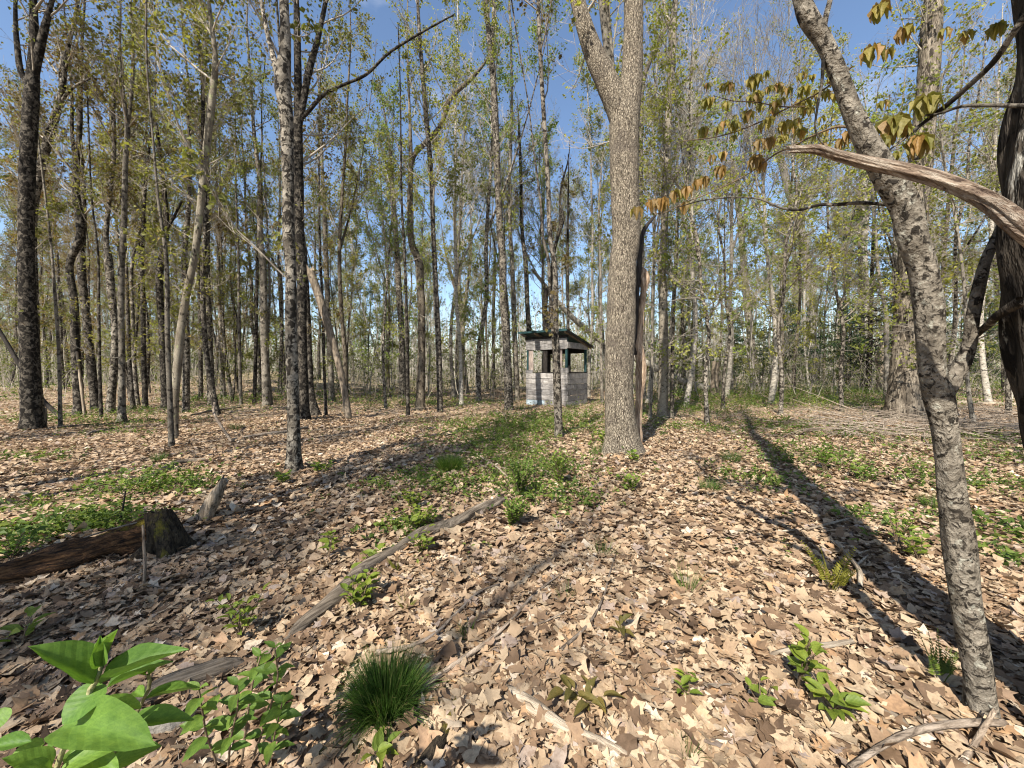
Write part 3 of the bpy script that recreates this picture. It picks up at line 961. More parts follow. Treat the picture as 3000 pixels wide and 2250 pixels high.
T('grey maple just left of the shelter, behind the blotchy one', [(5, 1142, 940, 34), (5, 1127, 600, 32), (5, 1112, 200, 30), (5, 1105, 0, 28), (2, 1100, 1600, 27), (2, 1090, 1200, 24), (2, 1105, 700, 18), (2, 1090, 0, 10)], 14, 'grey', 'yellow', gp=med)
T('dark trunk rising behind the left end of the shelter roof', [(5, 1225, 860, 32), (5, 1215, 480, 32), (5, 1205, 300, 30), (5, 1190, 0, 28), (2, 1182, 1600, 26), (2, 1162, 1100, 20), (2, 1150, 800, 14)], 14, 'maple_dark', 'bronze', D=18.5, gp=med)
T('slim double stemmed maple standing right in front of the shelter',
  [(5, 1410, 1180, 50), (5, 1404, 900, 46), (5, 1398, 700, 44), (5, 1386, 400, 38), (5, 1374, 0, 32), (2, 1366, 1620, 32), (2, 1340, 1200, 30), (2, 1312, 750, 28), (2, 1292, 400, 26), (2, 1275, 0, 22)], 13, 'maple', 'bronze', t0=.5, gp=dict(med, nl=1500, dead=2),
  limbs=[dict(leafy=False, p=[(5, 1395, 1130, 26), (5, 1386, 900, 24), (5, 1372, 500, 22), (5, 1350, 200, 22), (5, 1338, 0, 20), (2, 1320, 1600, 18), (2, 1290, 1300, 17), (2, 1250, 1000, 12), (2, 1215, 700, 9)], name='stem')])
T('thin dark pole behind the right half of the shelter roof', [(5, 1472, 900, 18), (5, 1470, 480, 18), (5, 1468, 0, 15), (2, 1470, 1300, 12)], 11, 'maple_dark', 'bronze', D=17.5, gp=thin, sides=8)
T('broken dark snag behind the shelter roof, burly at its top', [(5, 1330, 880, 38), (5, 1322, 450, 38), (5, 1320, 300, 36), (5, 1330, 225, 34)], 0, 'darkwood', D=19.0, ext=False, grow=False, name='dead_snag', group=None, flare=None, broken=.2)
T('crooked stem with a burr above the shelter roof', [(5, 1345, 880, 22), (5, 1355, 300, 20), (2, 1385, 1600, 22), (2, 1412, 1500, 26), (2, 1430, 1420, 40), (2, 1418, 1330, 20), (2, 1440, 1150, 14), (2, 1460, 1080, 9)], 9, 'maple_dark', 'bronze', D=17.0, gp=thin, sides=9)

# --- the great ash
ash = T('great ash with finely ridged bark, flared foot and a wide fork high up',
        [(5, 1822, 1290, 205), (5, 1815, 1190, 186), (5, 1805, 1050, 178), (5, 1798, 800, 176), (5, 1810, 500, 184), (5, 1818, 200, 178), (5, 1830, 0, 170), (2, 1838, 1620, 172), (2, 1838, 1300, 176), (2, 1832, 1000, 182), (2, 1835, 800, 188),
         (2, 1855, 650, 168), (2, 1880, 500, 138), (2, 1890, 300, 126), (2, 1895, 0, 118)], 15, 'ash', 'yellow', twig='twig', D=6.15, gp=dict(big, nl=1600), sides=48, step=.035, amp=.016, name='ash_tree', group=None,
        flare=(.34, .75, 3), t0=.55,
        limbs=[dict(p=[(2, 1812, 800, 130), (2, 1785, 680, 150), (2, 1735, 560, 146), (2, 1660, 400, 130), (2, 1585, 200, 108), (2, 1530, 0, 92)], sides=32)])
T('two thin pale stems rising in the fork of the great ash', [(5, 1790, 900, 40), (5, 1790, 300, 44), (2, 1790, 1000, 46), (2, 1752, 520, 46), (2, 1720, 300, 46), (2, 1685, 0, 42)], 15, 'grey', 'yellow', D=10.5, gp=med,
  limbs=[dict(p=[(2, 1790, 900, 26), (2, 1768, 560, 30), (2, 1745, 300, 30), (2, 1722, 0, 28)], name='stem')])
T('pale slanting stem right of the great ash fork', [(5, 1960, 900, 26), (5, 1950, 0, 26), (2, 1945, 700, 28), (2, 1950, 560, 30), (2, 2030, 320, 30), (2, 2110, 170, 26)], 14, 'grey', 'yellow', D=13.0, gp=med)
# dead twisted snag beside it
T('twisted barkless dead snag tight against the right of the great ash, burr on top',
  [(5, 1928, 1192, 40), (5, 1926, 1050, 40), (5, 1932, 900, 50), (5, 1942, 760, 66), (5, 1938, 660, 66), (5, 1926, 570, 52), (5, 1938, 440, 40), (5, 1950, 300, 36), (5, 1960, 210, 44), (5, 1966, 150, 62), (5, 1960, 110, 46), (5, 1952, 70, 14)], 0, 'dead_brown', D=6.75, ext=False, grow=False, name='dead_snag', group=None,
  flare=None, amp=.16, step=.03, sides=24, limbs=[dict(p=[(5, 1912, 640, 30), (5, 1902, 540, 40), (5, 1910, 300, 36), (5, 1930, 60, 34), (2, 1940, 1600, 32), (2, 1962, 1490, 28), (2, 2035, 1395, 16)], ext=False, mat='darkwood')])
T('pale speckled maple right of the ash with a round shadow at its foot',
  [(5, 2080, 1052, 68), (5, 2086, 850, 62), (5, 2088, 600, 58), (5, 2085, 300, 54), (5, 2080, 0, 50), (2, 2085, 1620, 48), (2, 2096, 1300, 48), (2, 2112, 1000, 46), (2, 2122, 700, 44), (2, 2142, 400, 46), (2, 2150, 150, 46), (2, 2165, 0, 34)], 14, 'pale', 'yellow', gp=med, flare=(.14, .6, 4),
  limbs=[dict(p=[(2, 2142, 260, 24), (2, 2112, 100, 22), (2, 2085, 0, 16)])])
T('dark thin stem touching the right of the pale speckled maple', [(5, 2142, 1062, 24), (5, 2150, 500, 20), (5, 2165, 200, 16)], 6, 'maple_dark', 'fresh', gp=thin, sides=8)
T('slim grey tree between the shelter and the great ash', [(5, 1690, 950, 22), (5, 1684, 600, 20), (5, 1678, 0, 16), (2, 1670, 1300, 13)], 11, 'grey', 'yellow', gp=thin, sides=8)

# --- right side
T('tall pale blotched tree right of the stump, leaning a little left', [(6, 478, 850, 58), (6, 450, 600, 44), (6, 418, 300, 44), (6, 390, 0, 36), (3, 375, 1500, 30), (3, 340, 1100, 24)], 13, 'maple', 'fresh', gp=med, flare=(.12, .6, 4))
T('thick pale tree leaning left in the right woods, bare at its top', [(6, 842, 822, 78), (6, 836, 500, 52), (6, 826, 200, 50), (6, 797, 0, 46), (3, 790, 1620, 46), (3, 745, 1400, 50), (3, 690, 1250, 44), (3, 640, 1050, 42), (3, 590, 900, 34), (3, 560, 820, 22)], 9, 'birch', 'fresh', gp=med,
  limbs=[dict(p=[(3, 745, 1400, 20), (3, 790, 1310, 22), (3, 845, 1240, 14)], ext=False)])
T('thin grey trunk left of the thick pale leaning tree', [(6, 732, 752, 34), (6, 735, 400, 28), (6, 728, 0, 22)], 11, 'maple', 'fresh', gp=thin, sides=8)
T('pair of broken weathered snags in the right woods', [(6, 1000, 842, 52), (6, 1012, 620, 54), (6, 1022, 450, 58), (6, 1034, 280, 44)], 0, 'dead', ext=False, grow=False, name='dead_snag', group=None, broken=.35, flare=(.1, .5, 3),
  limbs=[dict(p=[(6, 1070, 892, 26), (6, 1068, 700, 26), (6, 1062, 520, 18)], ext=False, name='stem', broken=.15)])
T('dark thin trunk in front of a white birch in the right woods', [(6, 1162, 852, 30), (6, 1160, 400, 28), (6, 1150, 0, 24), (3, 1150, 1200, 18)], 12, 'maple_dark', 'olive', gp=med, sides=9)
T('white birch close right of the dark thin trunk', [(6, 1196, 802, 30), (6, 1196, 300, 29), (6, 1182, 0, 26), (3, 1185, 1000, 20)], 13, 'birch', 'yellow', gp=thin, sides=9)
T('short broken stump pale and barkless left of the shaggy trunk', [(6, 1285, 882, 52), (6, 1284, 740, 46), (6, 1278, 650, 44), (6, 1290, 590, 26), (6, 1297, 558, 16)], 0, 'dead_pale', ext=False, grow=False, name='broken_stump', cat='stump', group=None, flare=(.1, .5, 3), broken=.06)
T('white birch half hidden behind the shaggy trunk', [(6, 1390, 830, 32), (6, 1384, 500, 31), (6, 1376, 50, 28), (3, 1380, 1400, 24)], 13, 'birch', 'yellow', D=15.5, gp=thin, sides=9)
T('grey standing stump under the fallen white birch', [(6, 208, 905, 58), (6, 208, 800, 46), (6, 212, 690, 40)], 0, 'dead', ext=False, grow=False, name='stump', cat='stump', group=None, flare=(.08, .6, 4), broken=.08)
T('thick shaggy barked trunk behind the near scaly tree on the right',
  [(6, 1440, 1062, 200), (6, 1442, 850, 172), (6, 1452, 600, 145), (6, 1458, 300, 128), (6, 1480, 0, 124), (3, 1500, 1450, 124), (3, 1530, 1150, 122), (3, 1555, 900, 116), (3, 1585, 600, 108), (3, 1605, 300, 104), (3, 1625, 0, 92)], 13, 'shaggy', 'yellow', gp=dict(big, nl=2200), group=None,
  sides=28, step=.07, amp=.05, t0=.6)


def path_d(pts):
    """traced (crop,x,y,width,depth)"""
    out = []
    for c, x, y, w, D in pts:
        X, Y = px(c, x, y)
        out.append((*P3(X, Y, D), w / OFF[c][2] / F_ * D / ray(X, Y)[1] / 2))
    return np.array(out)


def oval_mesh(name, mat, bend=.25, fold=.25, tip=1.5, seed=0, wav=.02, lob=False, rnd=False):
    """leaf blade 1 long along +Y, 1 wide along X"""
    rr = np.random.default_rng(seed)
    nr, nc = 10, 5
    V = []
    for i in range(nr + 1):
        t = i / nr
        w = .5 * (math.sin(math.pi * t ** .82) ** .75) * (1 - t ** 4 * .35)
        if rnd:
            w = .5 * math.sqrt(max(0, math.sin(math.pi * min(1, t ** .9)))) * (1 - .12 * t ** 6)
        if lob:
            w = .5 * max(math.sin(math.pi * min(1, t ** .75)) ** .8, 0) * (1 + .22 * math.sin(t * 15))
        if i in (0, nr):
            w = .004
        for j in range(nc):
            c = (j / (nc - 1) - .5) * 2
            z = fold * abs(c) * w - bend * t * t + wav * math.sin(t * 14 + j) * abs(c)
            V.append((c * w, t, z))
    Q = [(i * nc + j, i * nc + j + 1, (i + 1) * nc + j + 1, (i + 1) * nc + j) for i in range(nr) for j in range(nc - 1)]
    g_ = Geo(); g_.add(V, Q)
    return g_.mesh(name, mat)


def leaf_matrix(base, tip, nrm, width, length=None):
    y = Vector(tip) - Vector(base)
    L = y.length if length is None else length
    y.normalize()
    z = Vector(nrm); z = (z - y * z.dot(y)).normalized()
    x = y.cross(z)
    M4 = Matrix((x, y, z)).transposed().to_4x4()
    return Matrix.Translation(Vector(base)) @ M4 @ Matrix.Diagonal((width, L, L * .8, 1))


# ------------------------------------------------------------------ the two near trees on the right
LB = np.array(gpix(*px(9, 1935, 1345)))
Dl = LB[1]
lean = tree('leaning_tree', 'slim scaly barked tree leaning left at the lower right, forking at chest height', 'tree',
            [(9, 1938, 1345, 146), (9, 1908, 1000, 138), (9, 1852, 700, 146), (9, 1790, 200, 148), (9, 1765, 0, 142), (6, 1755, 1600, 142), (6, 1722, 1300, 128), (6, 1690, 1080, 128), (6, 1655, 900, 152),
             (6, 1618, 750, 134), (6, 1606, 600, 134), (6, 1590, 300, 146), (6, 1545, 50, 142), (3, 1490, 1550, 148), (3, 1440, 1340, 148), (3, 1345, 1180, 146), (3, 1225, 980, 128), (3, 1115, 760, 104), (3, 1010, 480, 96), (3, 915, 270, 92), (3, 800, 80, 104), (3, 772, 0, 92)],
            5.2, 'rough', 'yellow', D=Dl, sides=44, step=.013, amp=.06, flare=(.07, .45, 4), t0=.72, gp=dict(n1=10, n2=50, n3=110, nl=260, L1=1.0, leaf=.06, dead=0), seed=301,
            limbs=[dict(p=[(6, 1690, 900, 100), (6, 1745, 800, 98), (6, 1800, 715, 84), (6, 1850, 600, 70), (6, 1880, 400, 64), (6, 1920, 200, 60), (6, 1975, 0, 52), (3, 2035, 1530, 48), (3, 2065, 1440, 36), (3, 2090, 1290, 22)], ext=False, sides=20, leafy=False),
                   dict(p=[(3, 905, 270, 34), (3, 925, 120, 34), (3, 955, 0, 30), (3, 975, -150, 22)], ext=False, leafy=False, name='branch'),
                   dict(p=[(3, 912, 390, 22), (3, 900, 550, 17), (3, 872, 700, 15), (3, 866, 860, 11), (3, 920, 950, 7)], ext=False, leafy=False, name='branch', mat='maple_dark')])
lb = np.array(lean.location)

RD = 1.15
rng = np.random.default_rng(88)
pb = np.array([(2.12, RD, .0, .27), (2.04, RD, .25, .21), (1.93, RD, .7, .18), (1.80, RD, 1.14, .172), (1.73, RD, 1.5, .172), (1.705, RD, 1.85, .17), (1.71, RD, 2.1, .165), (1.725, RD, 2.3, .16), (1.70, RD, 2.5, .16), (1.66, RD, 3.0, .16), (1.58, RD, 5.0, .14)])
pb[:, 2] += float(gz(1.9, RD))
pb = extend(pb, 13, rng, .03)
plate = thing('maple_tree', 'big dark tree with plated bark and pale lichen flakes at the right edge', 'tree', pb[0, :3])
b0 = pb[0, :3].copy()
g_ = Geo()
Cp = trunk_tube(g_, root_in(pb), 64, .02, 61, .06, flare=(.12, .5, 4), nt=(3, 16), ns=(1, 12))
link('trunk', g_.mesh('trunk', 'plated', shift=b0), plate)
tw, lf = Geo(), Geo()
crown(rng, tw, lf, [(Cp, .45)], **dict(big, nl=2400))
tag(link('twigs', tw.mesh('twigs', 'twig', shift=b0), plate), kind='stuff')
tag(link('foliage', lf.mesh('foliage', 'yellow', smooth=False, shift=b0), plate), kind='stuff')
# its broken dead limb, reaching left in front of the leaning tree
pd = path_d([(3, 2480, 1690, 150, .99), (3, 2212, 1480, 118, .98), (3, 2000, 1310, 102, 1.03), (3, 1700, 1180, 88, 1.10), (3, 1400, 1098, 78, 1.16), (3, 1200, 1055, 70, 1.20), (3, 1000, 1005, 60, 1.24), (3, 850, 966, 52, 1.25), (3, 762, 968, 42, 1.26)])
g_ = Geo()
Ml = Matrix.Translation(Vector(pd[0, :3])) @ Vector(pd[-1, :3] - pd[0, :3]).normalized().to_track_quat('Z', 'Y').to_matrix().to_4x4()
Mi = np.array(Ml.inverted()); ql = pd.copy(); ql[:, :3] = pd[:, :3] @ Mi[:3, :3].T + Mi[:3, 3]
trunk_tube(g_, ql, 40, .008, 62, .17, broken=.06, nt=(2, 14), ns=(1, 16))
o = link('dead_limb', g_.mesh('dead_limb', 'limb_wood'), plate, mat=Matrix.Translation(-Vector(b0)) @ Ml)
o['label'] = 'broken dead limb with rotten flaking wood'
g_ = Geo()
trunk_tube(g_, path_d([(6, 2200, 290, 70, 1.16), (6, 2060, 375, 54, 1.22), (6, 1985, 440, 42, 1.33), (6, 1890, 522, 36, 1.47)]), 10, .02, 63, .06)
link('branch', g_.mesh('branch', 'plated', shift=b0), plate)
g_ = Geo()
trunk_tube(g_, path_d([(3, 2300, 690, 30, 1.15), (3, 2100, 684, 24, 1.2), (3, 1900, 684, 22, 1.27), (3, 1800, 690, 20, 1.31), (3, 1650, 740, 15, 1.36), (3, 1560, 745, 8, 1.40)]), 8, .02, 63, .06)
link('branch', g_.mesh('branch', 'grey', shift=b0), plate)
# leafy branch with unfolding leaves
g_ = Geo()
bp = path_d([(3, 2250, 60, 44, 1.14), (3, 2130, 230, 36, 1.18), (3, 2040, 370, 34, 1.22), (3, 1850, 560, 34, 1.3), (3, 1700, 690, 30, 1.36), (3, 1600, 765, 24, 1.4), (3, 1450, 885, 18, 1.38), (3, 1330, 980, 10, 1.37)])
trunk_tube(g_, bp, 10, .015, 64, .05)
branch = link('branch', g_.mesh('branch', 'maple_dark', shift=b0), plate)
sprig_m = [oval_mesh('leaf', 'sprig', .5, .5, seed=1, lob=True), oval_mesh('leaf', 'sprig_red', .6, .6, seed=2, lob=True), oval_mesh('leaf', 'sprig', .3, .7, seed=3, lob=True)]
rs = np.random.default_rng(5)


def droop(parent, shift, c, x, y, D, size, n, red):
    """n folded leaves hanging like a half shut umbrella from one point; size in crop pixels"""
    X, Y = px(c, x, y)
    p = P3(X, Y, D)
    L = size / OFF[c][2] / F_ * D * 1.15
    n = int(n * 1.4)
    for k in range(n):
        a = 2 * math.pi * k / n + rs.uniform(-.3, .3)
        out = np.array((math.cos(a), math.sin(a) * .8, 0)) * rs.uniform(.45, .95)
        tip = p + (out + np.array((0, 0, -rs.uniform(.5, 1.0)))) * L * .8
        me = sprig_m[1] if rs.random() < red else sprig_m[0 if rs.random() < .5 else 2]
        M4 = leaf_matrix(p - shift, tip - shift, (out[0], out[1], .9), L * rs.uniform(.38, .55), L)
        link('leaf', me, parent, mat=M4)


for x, y, s, n in ((1580, 625, 112, 7), (1365, 760, 130, 6), (1530, 880, 112, 7), (1270, 885, 90, 4), (1700, 185, 60, 4), (1840, 205, 60, 4), (2040, 150, 80, 5), (1300, 655, 50, 4), (1445, 845, 50, 3), (1380, 990, 50, 4), (1230, 300, 100, 4), (1430, 180, 80, 5), (1270, 30, 90, 5), (1330, 320, 60, 4)):
    droop(branch, b0, 3, x, y, 1.38 if y > 400 else 1.45, s, n, .25)
# the low bough of the leaning tree and a second thin one strung with coppery leaves
g_ = Geo()
trunk_tube(g_, path_d([(3, 1400, 1330, 30, 1.5), (3, 1330, 1325, 24, 1.5), (3, 1150, 1315, 23, 1.52), (3, 1000, 1325, 22, 1.55), (3, 880, 1328, 20, 1.58), (3, 760, 1360, 18, 1.62), (3, 650, 1350, 15, 1.66), (3, 500, 1290, 12, 1.72), (3, 350, 1280, 10, 1.8), (3, 100, 1305, 8, 1.9), (3, -20, 1340, 6, 1.95)]), 8, .02, 71, .05)
link('bough', g_.mesh('bough', 'maple_dark', shift=lb), lean)
g_ = Geo()
trunk_tube(g_, path_d([(3, 1120, 840, 20, 1.5), (3, 1030, 818, 15, 1.52), (3, 870, 868, 13, 1.58), (3, 720, 945, 11, 1.66), (3, 600, 1000, 10, 1.75), (3, 450, 1110, 8, 1.84), (3, 200, 1240, 7, 1.95), (3, 0, 1320, 7, 2.05), (2, 2100, 1375, 6, 2.1), (2, 1990, 1388, 4, 2.15)]), 7, .02, 72, .05)
bough = link('bough', g_.mesh('bough', 'stem_brown', shift=lb), lean)
for c, x, y, s, n, D in ((3, 1075, 850, 62, 4, 1.5), (3, 1030, 900, 62, 4, 1.54), (3, 905, 930, 50, 4, 1.57), (3, 560, 895, 62, 5, 1.74), (3, 500, 905, 60, 4, 1.76), (3, 480, 1010, 80, 5, 1.82), (3, 510, 1050, 60, 3, 1.82),
                         (3, 260, 985, 50, 4, 1.9), (3, 190, 1005, 52, 3, 1.9), (3, 245, 1080, 62, 5, 1.92), (3, 140, 1145, 60, 4, 1.98), (3, 95, 1165, 56, 3, 1.98), (3, 25, 1210, 62, 4, 2.0), (3, 15, 1310, 62, 3, 2.02),
                         (2, 2160, 1235, 66, 4, 2.08), (2, 2075, 1285, 70, 5, 2.1), (2, 2010, 1295, 66, 4, 2.12), (2, 1915, 1345, 66, 3, 2.15)):
    droop(bough, lb, c, x, y, D, s, n, .8)
for x, y, s, n in ((300, 540, 52, 5), (460, 500, 70, 6), (490, 600, 60, 5), (420, 720, 60, 5), (620, 540, 50, 4), (680, 570, 48, 4), (790, 560, 60, 5), (600, 660, 50, 4), (640, 640, 46, 4), (800, 655, 54, 4), (740, 770, 46, 4), (160, 640, 56, 5), (560, 760, 50, 4), (340, 790, 60, 5), (660, 790, 66, 5), (820, 700, 46, 4)):
    droop(bough, lb, 3, x, y, 2.0, s, n, .12)
for _ in range(46):
    droop(bough, lb, 3, rs.uniform(120, 1000), rs.uniform(450, 900), rs.uniform(1.95, 2.5), rs.uniform(26, 56), 4, .15)
g_ = Geo()
for pp in ([(3, 1100, 430, 12, 1.9), (3, 900, 590, 10, 1.95), (3, 700, 690, 9, 2.0), (3, 480, 800, 8, 2.05), (3, 250, 880, 7, 2.1), (3, 0, 915, 6, 2.2)], [(3, 800, 690, 8, 1.98), (3, 620, 690, 7, 2.0), (3, 470, 660, 6, 2.0), (3, 330, 655, 5, 2.0), (3, 200, 620, 4, 2.0)]):
    trunk_tube(g_, path_d(pp), 6, .03, 73, .04)
link('bough', g_.mesh('bough', 'stem_brown', shift=lb), lean)

# ------------------------------------------------------------------ the open sided board shelter
hb = np.array((.588, 15.5)); hz = float(min(gz(.588, 15.5), gz(2.055, 14.4), gz(3.06, 15.74)))
hut = thing('shelter', 'small weathered board shelter with open upper sides and a sloping dark green roof', 'hut', (hb[0], hb[1], hz))
hut.rotation_euler = (0, 0, math.atan2(-.6, .8))
rh = np.random.default_rng(3)


def box(name, x0, x1, y0, y1, z0, z1, mat, parent=hut, jit=.004, label=None, sag=0.0):
    gg = Geo()
    c = np.array([(x, y, z) for x in (x0, x1) for y in (y0, y1) for z in (z0, z1)], float)
    c += rh.normal(0, jit, c.shape) * np.array([1, .4, 1])
    if sag:
        c[:, 2] += np.where(c[:, 0] > (x0 + x1) / 2, sag, 0)
    i = lambda a, b, d: a * 4 + b * 2 + d
    F = [(i(0, 0, 0), i(0, 0, 1), i(0, 1, 1), i(0, 1, 0)), (i(1, 0, 0), i(1, 1, 0), i(1, 1, 1), i(1, 0, 1)), (i(0, 0, 0), i(1, 0, 0), i(1, 0, 1), i(0, 0, 1)),
         (i(0, 1, 0), i(0, 1, 1), i(1, 1, 1), i(1, 1, 0)), (i(0, 0, 0), i(0, 1, 0), i(1, 1, 0), i(1, 0, 0)), (i(0, 0, 1), i(1, 0, 1), i(1, 1, 1), i(0, 1, 1))]
    ctr = c.mean(0)
    gg.add(c - ctr, F)
    o = link(name, gg.mesh(name, mat, smooth=False), parent, loc=ctr)
    if label: o['label'] = label
    return o


HW, HD_, rows = 1.834, 1.67, 6
rh_h = 1.27 / rows
for r in range(rows):
    z0 = .03 + r * rh_h; z1 = z0 + rh_h - .014
    if r == 0:
        cut = .86
        box('plank', .0, cut, -.024, -.001, z0, z1, 'bluewash', label='lowest board with a bluish wash')
        box('plank', cut + .006, HW, -.026, -.001, z0 - .02, z1, 'plank')
    else:
        box('plank', rh.uniform(-.02, .01), HW + rh.uniform(-.005, .02), -.024 - .002 * (r % 2), -.001, z0, z1, 'plank')
    box('plank', HW + .002, HW + .026, .002, HD_ + rh.uniform(-.02, .02), z0, z1, 'plank_side')
    box('plank', -.026, -.002, .002, HD_ + rh.uniform(-.02, .02), z0, z1, 'plank_side')
    box('plank', .0, .75, HD_ - .024, HD_ - .001, z0, z1, 'plank')
box('plank', -.02, .30, -.026, -.002, 1.305, 1.42, 'plank', label='short raised board at the left corner')
box('plank', 1.50, HW + .07, -.03, -.002, 1.305, 1.50, 'plank', label='short raised board at the right corner')
box('sill', HW - .03, HW + .032, .04, HD_ - .04, 1.302, 1.335, 'darkwood')
box('sill', .32, 1.50, -.02, .07, 1.302, 1.33, 'darkwood')
for x, y, m in ((.005, .005, 'greenpost'), (HW - .085, .005, 'greenpost'), (HW - .075, HD_ - .1, 'greenpost'), (.005, HD_ - .1, 'darkwood')):
    box('post', x, x + .08, y, y + .08, .02, 2.44 if y > 1 else 2.74, m)
box('post', .98, 1.10, HD_ - .1, HD_ - .02, .02, 2.4, 'darkwood', label='dark door post in the rear wall')
box('jamb', .10, .31, .01, .035, 1.33, 2.2, 'pinkplank')
box('jamb', 1.50, 1.60, .03, .055, 1.33, 2.2, 'pinkplank')
box('plank', -.02, HW + .015, -.028, -.003, 2.21, 2.425, 'plank', sag=-.01)
box('plank', -.02, HW + .01, -.026, -.003, 2.432, 2.62, 'plank', sag=-.01)
box('beam', -.06, HW + .02, -.03, .06, 2.63, 2.72, 'darkwood')
box('plank', HW + .002, HW + .027, -.002, HD_ + .02, 2.235, 2.46, 'plank_side')
box('plank', -.027, -.002, -.002, HD_ + .02, 2.235, 2.46, 'plank_side')
box('plank', .0, HW, HD_ - .03, HD_ - .005, 2.1, 2.40, 'darkwood')
box('brace', 1.12, 1.16, HD_ - .35, HD_ - .12, .9, 1.6, 'dead')
sl = -.232
def roofz(y): return 2.835 + sl * y
for k in range(4):
    x = -.12 + k * .66
    gg = Geo()
    c = [(x + dx, y, roofz(y) - .02 - dz) for dx in (0, .05) for y in (-.28, 1.92) for dz in (.09, 0)]
    F = [(0, 1, 3, 2), (4, 6, 7, 5), (0, 4, 5, 1), (2, 3, 7, 6), (0, 2, 6, 4), (1, 5, 7, 3)]
    gg.add(c, F)
    link('rafter', gg.mesh('rafter', 'dead' if k % 2 else 'plank', smooth=False), hut)
gg = Geo()
nxr, nyr = 57, 3
for lay in (0, 1):
    V = []
    for j in range(nyr):
        y = -.33 + (2.0 + .33) * j / (nyr - 1)
        for i in range(nxr):
            x = -.2 + (HW + .36) * i / (nxr - 1)
            V.append((x, y, roofz(y) + .014 * math.sin(i * math.pi / 2) + .012 - lay * .004))
    Q = [(j * nxr + i, j * nxr + i + 1, (j + 1) * nxr + i + 1, (j + 1) * nxr + i) for j in range(nyr - 1) for i in range(nxr - 1)]
    if lay: Q = [q[::-1] for q in Q]
    gg.add(V, Q)
link('roof', gg.mesh('roof', 'roof'), hut)
box('fascia', -.2, HW + .16, -.335, -.312, roofz(-.33) - .06, roofz(-.33) - .004, 'greenpost')
box('fascia', HW + .135, HW + .158, -.31, 1.98, 0, .055, 'darkwood')
o = bpy.data.objects['fascia.001']
v = np.zeros(24); o.data.vertices.foreach_get('co', v); v = v.reshape(8, 3)
v[:, 2] += roofz(v[:, 1] + o.location[1]) - .06 - o.location[2] + .0
o.data.vertices.foreach_set('co', v.ravel()); o.data.update()


# ------------------------------------------------------------------ logs, stumps and sticks on the floor
def align(P):
    z = Vector(P[-1, :3] - P[0, :3]).normalized()
    return Matrix.Translation(Vector(P[0, :3])) @ z.to_track_quat('Z', 'Y').to_matrix().to_4x4()


def lying(name, label, cat, pts, mat, sink=.35, lift=0.0, sides=14, step=.03, amp=.08, seed=0, broken=.03, group=None, parent=None, side=()):
    P = []
    for q in pts:
        c, x, y, w = q[:4]
        lf_ = q[4] if len(q) > 4 else lift
        X, Y = px(c, x, y)
        p = gpix(X, Y, lf_)
        r = w / OFF[c][2] / F_ * (p[1] / ray(X, Y)[1]) / 2
        p[2] += r * (1 - 2 * sink)
        P.append((*p, r))
    P = np.array(P)
    gg = Geo()
    M4 = align(P); Mi = np.array(M4.inverted())
    Q = P.copy(); Q[:, :3] = P[:, :3] @ Mi[:3, :3].T + Mi[:3, 3]
    trunk_tube(gg, Q, sides, step, seed + 400, amp, broken=broken, nt=(2, 8), ns=(2, 20))
    for sd_ in side:
        S = []
        for c, x, y, w in sd_:
            X, Y = px(c, x, y); p = gpix(X, Y, lift + .01)
            S.append((*p, w / OFF[c][2] / F_ * (p[1] / ray(X, Y)[1]) / 2))
        S = np.array(S); S[:, :3] = S[:, :3] @ Mi[:3, :3].T + Mi[:3, 3]
        trunk_tube(gg, S, 6, step, seed + 401, amp)
    o = link(name, gg.mesh(name, mat), None, mat=M4)
    o.matrix_world = M4
    return tag(o, label, cat, group)


lying('fallen_log', 'long weathered grey log lying diagonally across the middle of the leaf litter', 'log',
      [(11, 1200, 1010, 70), (11, 1120, 1060, 112), (11, 900, 1160, 122), (11, 650, 1290, 130), (11, 330, 1385, 122), (11, 0, 1590, 112), (8, 160, 400, 96), (8, 0, 570, 104), (7, 2060, 700, 96), (7, 1930, 800, 82), (7, 1850, 870, 50)], 'dead', sink=.06, sides=24, step=.02, amp=.12, broken=.12, seed=1)
lying('fallen_log', 'cracked grey piece of log behind the big green leaves at the lower left', 'log', [(7, 1610, 1010, 50), (7, 1500, 1040, 100), (7, 1250, 1125, 130), (7, 1000, 1230, 130), (7, 850, 1310, 100)], 'dead', sink=.08, sides=20, step=.015, amp=.11, broken=.03, seed=2)
lying('fallen_log', 'short pale barked piece of log under the honeysuckle leaves', 'log', [(7, 1270, 1370, 90), (7, 1100, 1420, 112), (7, 900, 1470, 112), (7, 740, 1520, 92)], 'birch', sink=.08, sides=18, step=.015, amp=.08, broken=.02, seed=3)
lying('rotten_log', 'crumbling reddish rotten log with yellow moss at the left edge', 'log', [(10, 1560, 760, 270), (10, 1400, 800, 300), (10, 1000, 890, 290), (10, 600, 1010, 280), (10, 200, 1115, 285), (10, -250, 1230, 290)], 'rotten', sink=.22, sides=44, step=.014, amp=.34, broken=.04, seed=4)
lying('fallen_log', 'grey log half sunk in greenery behind the rotten log', 'log', [(4, 1330, 1332, 26), (4, 1200, 1355, 42), (4, 1060, 1410, 48), (4, 900, 1475, 42), (4, 720, 1550, 36)], 'dead', sink=.05, sides=14, step=.03, amp=.12, seed=5)
lying('fallen_log', 'pale straight log lying behind the leaning tree at the right', 'log', [(6, 1660, 965, 34), (6, 1900, 962, 34), (6, 2170, 972, 32)], 'dead_pale', sides=10, step=.06, amp=.06, seed=6)
